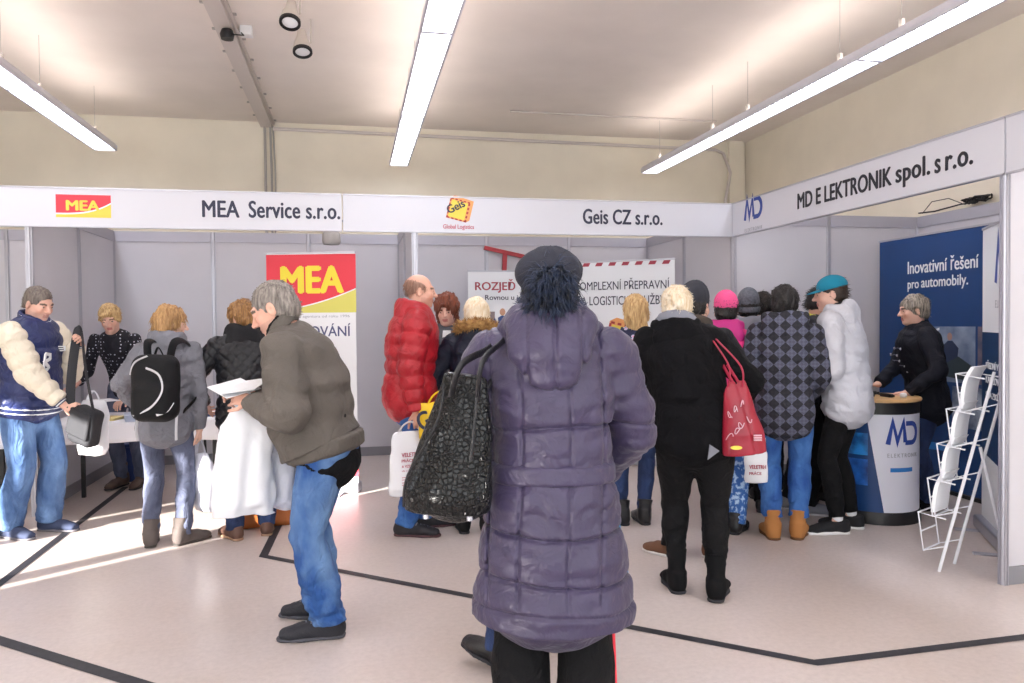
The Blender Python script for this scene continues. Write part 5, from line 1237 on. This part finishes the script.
ht = soft('beret', [ell(hp(0, -.03, .062), (.108, .122, .072), P.HM@rotm(0, -8, 0), .02), ell(hp(-.015, -.055, .052), (.100, .10, .070), P.HM, .03), tube([hp(0, -.03, .05), hp(0, -.03, -.008)], [(.094, .112), (.086, .106)], side=P.HM[:, 0], k=.02, cap=(1, 0))], m_wool, P.root, .006,
    lambda X, Y, Z: .0035*np.cos(np.arctan2(X-P.hc[0], Y-P.hc[1]+.03)*7)*np.clip((Z-P.hc[2])*12, 0, 1)+.001*nz(X, Y, Z, 120, 2))
m_bf = mat('black_fur', '#0d1018', .55, color2='#33405c', vscale=40)
pm = soft('pompom', [ell(hp(.012, -.150, .010), (.052, .036, .050), k=.02), ell(hp(.008, -.138, -.065), (.060, .036, .062), k=.03)], m_bf, ht, .008)
fur('pompom_tufts', pm, m_bf, 1700, .072, .0026, 6, pm, up=(0, -.1, -.9), spread=.7)
P.trousers(m_btrous, .010, (.092, .072, .074), flare=.01)
for x_, mm in ((.0, m_red), (.010, m_offw)):
    kn = P.knee[1]; an = P.ank[1]; g_ = .4+.6*P.g
    mb = MB(); mb.tube([P.hip[1]*.4+kn*.6+V3(.100, -.012+x_, 0), kn+V3(.092, -.012+x_, 0), kn*.5+an*.5+V3(.094, -.03+x_, 0), an+V3(.098, -.01+x_, .05)], .006, 6)
    mb.build('side_stripe', mm, P.root, smooth=True)
[P.shoe(q, m_bsuede, shaft=.08) for q in (-1, 1)]
# crocodile handbag
def croc():
    m = mat('black_crocodile', '#08090c', .3, coat=.1, spec=.35); nt = m.node_tree; b = nt.nodes['Principled BSDF']; tc = nt.nodes.new('ShaderNodeTexCoord'); v = nt.nodes.new('ShaderNodeTexVoronoi'); v.feature = 'DISTANCE_TO_EDGE'; v.inputs['Scale'].default_value = 62; v.inputs['Randomness'].default_value = .8
    r = nt.nodes.new('ShaderNodeValToRGB'); r.color_ramp.elements[1].position = .18; bp = nt.nodes.new('ShaderNodeBump'); bp.inputs['Strength'].default_value = .9; bp.inputs['Distance'].default_value = .006
    nt.links.new(tc.outputs['Object'], v.inputs['Vector']); nt.links.new(v.outputs['Distance'], r.inputs['Fac']); nt.links.new(r.outputs['Color'], bp.inputs['Height']); nt.links.new(bp.outputs['Normal'], b.inputs['Normal']); return m
m_croc = croc()
hb = thing('crocodile_handbag', 'large glossy black crocodile-pattern handbag on the purple coat\'s shoulder', 'handbag', (.292, 2.36, .90), rad(-24))
R_ = np.array(Matrix.Rotation(rad(6), 3, 'Y'))
soft('bag_body', [tube([(-.005, 0, .0), (-.005, 0, .05), (.03, 0, .24), (.055, 0, .42)], [(.140, .075), (.146, .085), (.110, .060), (.070, .025)], k=.02, cap=(.22, .4))], m_croc, hb, .0065, lambda X, Y, Z: .004*nz(X, Y, Z, 26, 3))
loop_strap('seam', [(-.13, -.070, .02), (-.11, -.082, .12), (-.02, -.07, .28), (.0, -.045, .40)], m_bshoe, hb, .004, .004)
sh = toloc((.292, 2.36), -24, P.w(P.sh[-1]+V3(.035, 0, .075))); sz = sh[2]-.90
loop_strap('strap', [(.02, -.045, .36), (.06, -.06, .46), (sh[0]-.02, sh[1]-.085, sz-.06), (sh[0], sh[1], sz+.006), (sh[0]-.02, sh[1]+.08, sz-.06), (.03, .05, .36)], m_bshoe, hb, .011, .005)
loop_strap('hanging_strap', [(.105, -.055, .36), (.10, -.075, .26), (.092, -.085, .17)], m_bshoe, hb, .006, .004); loop_strap('strap', [(.105, -.05, .35), (.13, -.075, .47), (sh[0]+.02, sh[1]-.075, sz-.04), (sh[0]+.035, sh[1], sz+.004), (sh[0]+.01, sh[1]+.08, sz-.06), (.10, .05, .36)], m_bshoe, hb, .009, .004)
for x in (-.06, .08): tag(MB().lathe([(.001, -.004), (.010, 0), (.010, .012), (.001, .014)], 10, (x, -.06, -.016)).build('stud', m_alu, hb, smooth=True))
plastic_bag('bright blue bag carried in front of the purple coat', (.91, 2.63, .88), .42, .20, .08, 58, mat('blue_film', '#2a9ad8', .4, bump=.2, bscale=20), topw=.8, square=True, handle=.10, seed=4, lean=(.03, 0))
# person hidden in front of the purple coat
P = Person('person in dark clothes and black lace-up boots, hidden ahead of the purple coat', (.80, 3.26), 8, 1.56, .92, 2, 5, (0, 10, 0), feet={-1: (-.23, -.08, 32, .02, -14), 1: (.09, .12, -5)}, hands={-1: dict(t=(-.12, .24, .95), e=(-1, -.4, -.4)), 1: dict(t=(.12, .24, .95), e=(1, -.4, -.4))})
P.body(eyes=False); P.hair(h_dark, 'short'); P.jacket(m_nv, .028, .47); P.trousers(m_jdark, .008); [P.shoe(q, m_bshoe, shaft=.12) for q in (-1, 1)]

# ------------------------------------------------------------------ 10 blonde in the floral blouse
m_floral = tomat('floral_print', 'dots', scale=24, dot='#b9c0d8', dot2='#d890a8', base='#1a2040', size=.36)
P = Person('woman with long blond hair in a navy floral blouse, beside the white banner', (2.02, 5.22), -22, 1.66, .95, 3, 6, (18, 5, 0), hands={-1: dict(t=(-.2, .26, .98), e=(-1, -.5, -.4)), 1: dict(t=(.2, .26, .98), e=(1, -.5, -.4))}, feet={-1: (-.12, -.02, 55), 1: (.05, .03, 20)})
P.body(); P.hair(h_blond, 'long', thick=.014, amp=.006); P.jacket(m_floral, .018, .47, bust=.04)
P.trousers(m_jdark, .006, (.078, .056, .044)); [P.shoe(q, m_bshoe, shaft=.10) for q in (-1, 1)]
loop_strap('bag_strap', [P.sp(.70)+V3(-.12, -.13, 0), P.sp(.80)+V3(-.10, -.115, 0), P.sh[-1]+V3(.04, -.01, .065), P.sp(.74)+V3(-.09, .16, 0)], mat('crimson_strap', '#8e2438', .5), P.root, .013, .004)

# ------------------------------------------------------------------ 11 woman in black hoodie with red bag
pos, rot = (1.82, 3.82), -22
P = Person('stout woman with a platinum bun, black hoodie and black ankle boots, seen from behind', pos, rot, 1.66, 1.2, 4, 10, (4, 6, 0), side=-.17,
    feet={-1: (-.105, .02, 12), 1: (.105, -.08, -12)}, hands={-1: dict(t=(-.20, .33, .98), e=(-1, -.4, -.6)), 1: dict(t=(.24, .33, 1.0), e=(1, -.4, -.6))}, shw=.94)
P.body(eyes=True); P.hair(h_platinum, 'short', thick=.014, amp=.004, low=-.085, extra=lambda s: [ell(s.hp(0, -.105, .035), (.040, .032, .042), k=.012), tube([s.hp(-.05, -.10, -.03), s.hp(0, -.12, .0), s.hp(.05, -.10, .05)], [.018, .022, .018], k=.015)])
m_hoodie = mat('black_fleece_hoodie', '#0a0a0e', .9, spec=.2, fold=0.8, fscale=7, bump=.4, bscale=200, var=.12, vscale=6)
j = P.jacket(m_hoodie, .022, .485, (.078, .066, .05), wr=.007, h=.0075, fr=22)
P.hood(m_hoodie, 'hood', 1.05, parent=j, w=1.05); P.ring(mat('grey_jersey', '#7f818c', .9, bump=.4, bscale=200), 'hood_lining', .872, (.105, .088), .020, .036, 22, parent=j, back=-.03)
tr = P.trousers(m_btrous, .006, (.104, .062, .040), wr=.008, h=.0075, end=.84)
o = MB().add([tuple(P.sp(.50)+V3(.06, -.215, .0)), tuple(P.sp(.485)+V3(.11, -.20, -.01)), tuple(P.sp(.47)+V3(.05, -.215, -.03)), tuple(P.sp(.50)+V3(.06, -.20, .0)), tuple(P.sp(.485)+V3(.11, -.185, -.01)), tuple(P.sp(.47)+V3(.05, -.20, -.03))], [(0, 1, 2), (5, 4, 3), (0, 3, 4, 1), (1, 4, 5, 2), (2, 5, 3, 0)]).build('shirt_tail', mat('grey_jersey', '#7f818c'), P.root)
[P.shoe(q, m_bsuede, shaft=.15, wide=1.15) for q in (-1, 1)]
w = P.w((.0, 0, 0))
tb = thing('red_shopping_bag', 'red shopping bag with white printed sketch hanging from the black hoodie\'s shoulder', 'bag', (2.00, 3.61, .79), rad(-14))
m_rb = mat('red_laminate', '#96162f', .35, bump=.15, bscale=16, var=.1); m_rb2 = mat('red_laminate_dark', '#8e1a32', .4)
soft('bag_body', [tube([(.0, 0, 0), (-.01, 0, .10), (-.035, 0, .26), (-.055, 0, .38)], [(.116, .055), (.108, .06), (.078, .035), (.058, .010)], k=.01, cap=(.15, .2))], m_rb, tb, .0065, lambda X, Y, Z: .003*nz(X, Y, Z, 30, 1)+.006*np.exp(-((X-.25*(.34-Z)+.035)/.006)**2))
sh = toloc((2.00, 3.61), -14, P.w(P.sh[1]+V3(-.02, 0, .065))); sz = sh[2]-.79
loop_strap('handle', [(-.09, -.012, .35), (-.09, -.04, .46), (sh[0]-.005, sh[1]-.07, sz-.04), (sh[0], sh[1], sz+.008), (sh[0]+.01, sh[1]+.07, sz-.05), (-.05, .02, .36)], mat('red_strap', '#a82040', .5), tb, .008, .003)
loop_strap('handle', [(-.015, -.012, .35), (-.03, -.04, .46), (sh[0]+.012, sh[1]-.07, sz-.035), (sh[0]+.02, sh[1], sz+.006), (sh[0]+.03, sh[1]+.07, sz-.05), (-.02, .02, .36)], mat('red_strap', '#a82040', .5), tb, .008, .003)
m_pw = mat('print_pinkwhite', '#dcb4c0', .5); rng = np.random.RandomState(5)
for k in range(7):
    x, z = -.10+.03*(k % 4)+.02*rng.rand(), .10+.028*k; yy_ = -.064 if z < .16 else (-.050 if z < .22 else -.040)
    flat(stroke([(x+.018*math.cos(a)*(1-.1*k), z+.016*math.sin(a*1.5+k)) for a in np.linspace(0, 5.2, 14)], .003), m_pw, tb, 'print_sketch', yy_-.002, .006)
flat([(-.062+.03*math.cos(a), .042+.010*math.sin(a)) for a in np.arange(16)*math.pi/8], m_yel, tb, 'print_oval', -.066, .008)
for z in (.10, .088, .076): flat([(.03, z), (.07, z), (.07, z+.007), (.03, z+.007)], m_pw, tb, 'print_line', -.056, .01)

# ------------------------------------------------------------------ 12-14 hats in the queue
P = Person('person in a dark grey beanie and dark jacket beside the pink hat', (2.09, 4.42), -40, 1.68, .98, 3, 6, (-12, 6, 0), feet={-1: (-.12, -.08, 70), 1: (.1, .05, -10)}, hands={-1: dict(t=(-.2, .28, .95), e=(-1, -.4, -.4)), 1: dict(t=(.2, .28, .95), e=(1, -.4, -.4))})
P.body(eyes=False); P.hair(h_dark, 'short'); P.beanie(mat('beanie_charcoal', '#34363f', .95, bump=.5, bscale=140), slouch=1, top=.02, low=-.04)
j = P.jacket(mat('charcoal_jacket', '#14151b', .7, spec=.3, fold=0.6, fscale=9, bump=.3, bscale=60), .034, .47); P.ring(mat('brown_fur_collar', '#4a423c', .95, bump=.6, bscale=100), 'collar', .868, (.095, .088), .024, .03, 10, parent=j)
P.trousers(m_btrous); [P.shoe(q, mat('brown_sneaker', '#6e4a34', .7), m_sole='#d8d6d4') for q in (-1, 1)]
P = Person('person in a bright pink knitted hat and pink jacket', (2.58, 4.92), -30, 1.65, .95, 2, 6, (8, 5, 0), feet={-1: (-.09, -.02, 5), 1: (.07, -.06, -15)}, hands={-1: dict(t=(-.16, .28, .95), e=(-1, -.4, -.4)), 1: dict(t=(.16, .28, .95), e=(1, -.4, -.4))})
P.body(eyes=False); P.hair(h_dark, 'short', low=-.07); hb_ = mat('pink_knit', '#ee5a94', .95, bump=.6, bscale=140); P.beanie(hb_, None, top=.012, low=-.03)
P.ring(m_blackfab, 'scarf', .874, (.078, .074), .018, .03, 8)
m_pk = mat('pink_softshell', '#e03484', .6, fold=0.7, fscale=9, bump=.3, bscale=60)
j = P.jacket(m_pk, .030, .47, (.070, .062, .05)); P.hood(mat('magenta_softshell', '#b81e78', .6, bump=.3, bscale=60), 'hood', 1.0, parent=j)
P.trousers(mat('snow_print', '#2c5fa8', .7, color2='#a9c6e6', vscale=38, vlo=.5, vhi=.6), .012, (.080, .062, .056)); [P.shoe(q, m_bshoe, shaft=.06) for q in (-1, 1)]
P = Person('person in a heather grey beanie between the pink hat and the checked coat', (3.02, 5.38), -25, 1.68, .95, 2, 6, (0, 5, 0), hands={-1: dict(t=(-.16, .28, .95), e=(-1, -.4, -.4)), 1: dict(t=(.16, .28, .95), e=(1, -.4, -.4))})
P.body(eyes=False); m_gb = mat('beanie_heather', '#5f626c', .95, bump=.6, bscale=140, var=.2, vscale=60); P.hair(h_dark, 'short'); P.beanie(m_gb, m_gb, low=-.03)
j = P.jacket(mat('greyblue_jacket', '#454a58', .7, bump=.3, bscale=60), .032, .47); P.hood(mat('grey_jersey', '#7f818c'), 'hood', 1.0, parent=j); P.trousers(m_btrous); [P.shoe(q, m_bshoe) for q in (-1, 1)]
b4 = plastic_bag('white fair bag with red print low between the pink jacket and the checked coat', (2.63, 4.60, .80), .40, .17, .06, -15, m_paperbag, topw=1, square=True, handle=.08, seed=17, wr=.004)
# ------------------------------------------------------------------ 15 checked coat
fit('VELETRH', .11, .026, m_bt, b4, (-.055, -.04, .10), bold=.03); fit('PRÁCE', .08, .024, m_bt, b4, (-.055, -.04, .06), bold=.02)
P = Person('dark-haired teenager in a grey and black checked hooded coat, jeans and tan boots', (2.87, 4.64), -30, 1.70, .95, 2, 6, (-4, 4, 0), feet={-1: (-.085, -.02, 14), 1: (.085, .03, -12)}, hands={-1: dict(t=(-.16, .24, .96), e=(-.4, -.7, -.6)), 1: dict(t=(.16, .24, .95), e=(.35, -.7, -.6))})
P.body(eyes=False); P.hair(h_dark, 'short', amp=.007, thick=.014, low=-.06)
m_chk = tomat('checked_cloth', 'check')
j = P.jacket(m_chk, .032, .445, (.076, .068, .056), flare=.0, wr=.006, h=.0085); P.hood(m_chk, 'hood', 1.12, parent=j, w=1.1)
P.trousers(m_jbright, .010, (.080, .062, .056), wr=.007, end=.86); [P.shoe(q, mat('tan_nubuck', '#a9713c', .8, bump=.3, bscale=200), shaft=.11, m_sole='#6a4526', wide=1.1) for q in (-1, 1)]
# ------------------------------------------------------------------ 16-18 behind him
P = Person('dark-haired man with a yellow collar bending over, between the checked coat and the teal cap', (3.36, 5.26), -100, 1.74, 1.0, 8, 14, (-10, 22, 0), feet={-1: (-.1, -.02, 0), 1: (.1, .05, -20)}, hands={-1: dict(t=(-.16, .30, .95), e=(-1, -.4, -.4)), 1: dict(t=(.16, .30, .95), e=(1, -.4, -.4))}, skin='#c98e72')
P.body(brow='#1c1614', lips='#a8645a', stubble='#6a5048'); P.hair(h_dark, 'short', thick=.012)
j = P.jacket(mat('dark_jacket', '#1c1f2a', .7, fold=0.6, fscale=9), .026, .48); P.ring(mat('yellow_piping', '#d9d24a', .6), 'collar', .858, (.080, .075), .010, .016, 8, parent=j)
P.trousers(m_btrous); [P.shoe(q, mat('grey_sneaker', '#7c7e88', .7), m_sole='#dcdce0') for q in (-1, 1)]
P = Person('dark-haired person mostly hidden behind the grey beanie', (3.36, 5.74), -20, 1.70, .95, 2, 5, (0, 5, 0), hands={-1: dict(t=(-.16, .26, .95), e=(-1, -.4, -.4)), 1: dict(t=(.16, .26, .95), e=(1, -.4, -.4))})
P.body(eyes=False); P.hair(h_dark, 'short', thick=.014); P.jacket(mat('dark_jacket', '#1c1f2a'), .026, .48); P.trousers(m_btrous); [P.shoe(q, m_bshoe) for q in (-1, 1)]
P = Person('person in a maroon cap mostly hidden behind the teal cap', (3.87, 5.56), 10, 1.70, .95, 2, 5, (0, 8, 0), hands={-1: dict(t=(-.16, .26, .95), e=(-1, -.4, -.4)), 1: dict(t=(.16, .26, .95), e=(1, -.4, -.4))})
P.body(eyes=False); P.hair(h_dark, 'short'); P.beanie(mat('maroon_knit', '#6e1c2c', .9, bump=.4, bscale=140), top=.012); P.jacket(m_nv, .026, .48); P.trousers(m_btrous); [P.shoe(q, m_bshoe) for q in (-1, 1)]
# ------------------------------------------------------------------ 17 teal cap
pos, rot = (3.38, 4.68), 40
P = Person('young man in a teal baseball cap, white rain jacket and black trousers', pos, rot, 1.78, .98, 3, 10, (22, 8, 0), feet={-1: (-.10, .04, 40), 1: (.10, -.0, 20)}, hands={-1: dict(t=(-.16, .28, 1.02), e=(-.3, -.5, -1)), 1: dict(t=(.16, .30, 1.05), e=(.3, -.5, -1))}, skin='#dfae9a')
P.body(lips='#b5706a', brow='#5a4030'); P.hair(hairmat('hair_short_brown', '#2c211c', '#4d3c32'), 'short', amp=.002, thick=.004, low=-.055)
m_teal = mat('teal_cotton', '#1285a4', .8, bump=.3, bscale=240)
hp = P.hp; k_ = P.hs
cp = soft('cap', [ell(hp(0, -.022, .048), V3(.086, .104, .082)*k_, P.HM, .02), half(hp(0, 0, .030), P.HM@V3(0, -.10, -1), k=.006), ell(hp(0, -.135, .035), V3(.032, .03, .026)*k_, P.HM, .008, 's')], m_teal, P.root, .006, lambda X, Y, Z: .0008*nz(X, Y, Z, 120, 2))
vs = []; fs = []; n = 14
for i in range(n+1):
    a = math.pi*i/n
    for r_, u in ((1, 0), (1, 1)):
        x = .078*math.cos(a); y0 = .045+.03*math.sin(a); y = y0+u*.075*math.sin(a)**.6; z = .040-.012*abs(math.cos(a))**2-u*.018*math.sin(a)
        for th in (0, .004): vs.append(hp(x*(1+.02*u), y, z-th))
for i in range(n):
    c = i*4; fs += [(c, c+4, c+6, c+2), (c+1, c+3, c+7, c+5), (c+2, c+6, c+7, c+3), (c, c+1, c+5, c+4)]
meshobj('visor', vs, fs, m_teal, cp, True)
m_wj = mat('white_rainjacket', '#c6c7d0', .5, fold=.5, fscale=9, bump=.3, bscale=34, var=.04)
j = P.jacket(m_wj, .040, .475, (.084, .074, .054), wr=.006, fr=30, h=.0075, flare=.005); P.hood(m_wj, 'hood', 1.12, parent=j, amp=.008); P.ring(mat('dark_lining', '#2a2b30'), 'collar', .872, (.082, .078), .012, .028, 14, parent=j)
P.trousers(m_btrous, .006, (.076, .056, .044), end=.93)
for q in (-1, 1):
    s_ = P.shoe(q, mat('black_canvas', '#15161b', .8), m_sole='#e4e4e6', solet=.024); a = P.ank[q]
    soft('sock', [tube([a+V3(0, 0, .0), a+V3(0, 0, .08)], [.036, .036], cap=(0, 0))], m_offw, P.root, .008)
# ------------------------------------------------------------------ 19 exhibitor at the counter
pos, rot = (4.40, 5.13), 68
Lh, Rh = toloc(pos, rot, (4.09, 4.96, .93)), toloc(pos, rot, (3.98, 5.19, .93))
P = Person('woman with short grey hair in a dark military-style jacket behind the counter', pos, rot, 1.65, 1.12, 3, 8, (4, 6, 0), feet={-1: (-.10, .02, 8), 1: (.10, .0, -8)}, hands={-1: dict(t=Lh, e=(-.7, -1, -.1), f=(.3, .95, -.12), n=(0, -.1, -1), c=14), 1: dict(t=Rh, e=(.7, -1, -.1), f=(-.3, .95, -.12), n=(0, -.1, -1), c=14)}, skin='#dba792')
P.body(lips='#b05a5a', brow='#5a4a40'); P.hair(h_salt, 'short', amp=.006, fr=90, thick=.014, low=-.055, tl=.024)
m_mil = mat('navy_twill', '#0d101d', .75, spec=.3, fold=0.6, fscale=8, bump=.3, bscale=220)
j = P.jacket(m_mil, .024, .455, (.068, .058, .046), bust=.07, wr=.005, flare=.02); P.ring(m_mil, 'collar', .862, (.072, .068), .012, .026, 8, parent=j)
def front(zf, x): return P.sp(zf)+V3(x, 0, 0)+P.fw*(.118*P.k*P.g*math.sqrt(max(.05, 1-(x/.20)**2))+.024+.07*max(0, 1-abs(zf-.735)/.06)+.004)
for i, f in enumerate((.80, .772, .744, .716, .688, .66)):
    for x in (-.075, .075):
        o = MB().lathe([(.001, -.004), (.010, -.003), (.008, .004), (.001, .006)], 10).build('button', m_alu, j, smooth=True); o.matrix_local = Matrix.Translation(front(f, x)) @ Matrix.Rotation(rad(-90), 4, 'X')
    loop_strap('braid', [front(f, -.075), front(f+.004, -.03)+V3(0, .004, 0), front(f, 0)+V3(0, .003, 0), front(f+.004, .03)+V3(0, .004, 0), front(f, .075)], mat('braid_grey', '#5e6072', .6), j, .003, 0)
P.trousers(m_jdark, .010); [P.shoe(q, m_bsuede) for q in (-1, 1)]
# ------------------------------------------------------------------ 20 person behind the roll-up
P = Person('person in a black top and white trousers behind the white and blue roll-up banner', (4.92, 4.74), 35, 1.70, .98, 2, 6, (0, 5, 0), hands={-1: dict(t=(-.27, .06, .84), e=(-.4, -1, 0), n=(1, 0, 0), c=25)}, skin='#d8a38e')
P.body(); P.hair(h_dark, 'short'); P.jacket(m_blackfab, .022, .46, (.060, .05, .044), end=.6); P.trousers(mat('white_trousers', '#d4d4de', .8), .010); [P.shoe(q, mat('dark_red_shoe', '#5e1826', .6)) for q in (-1, 1)]
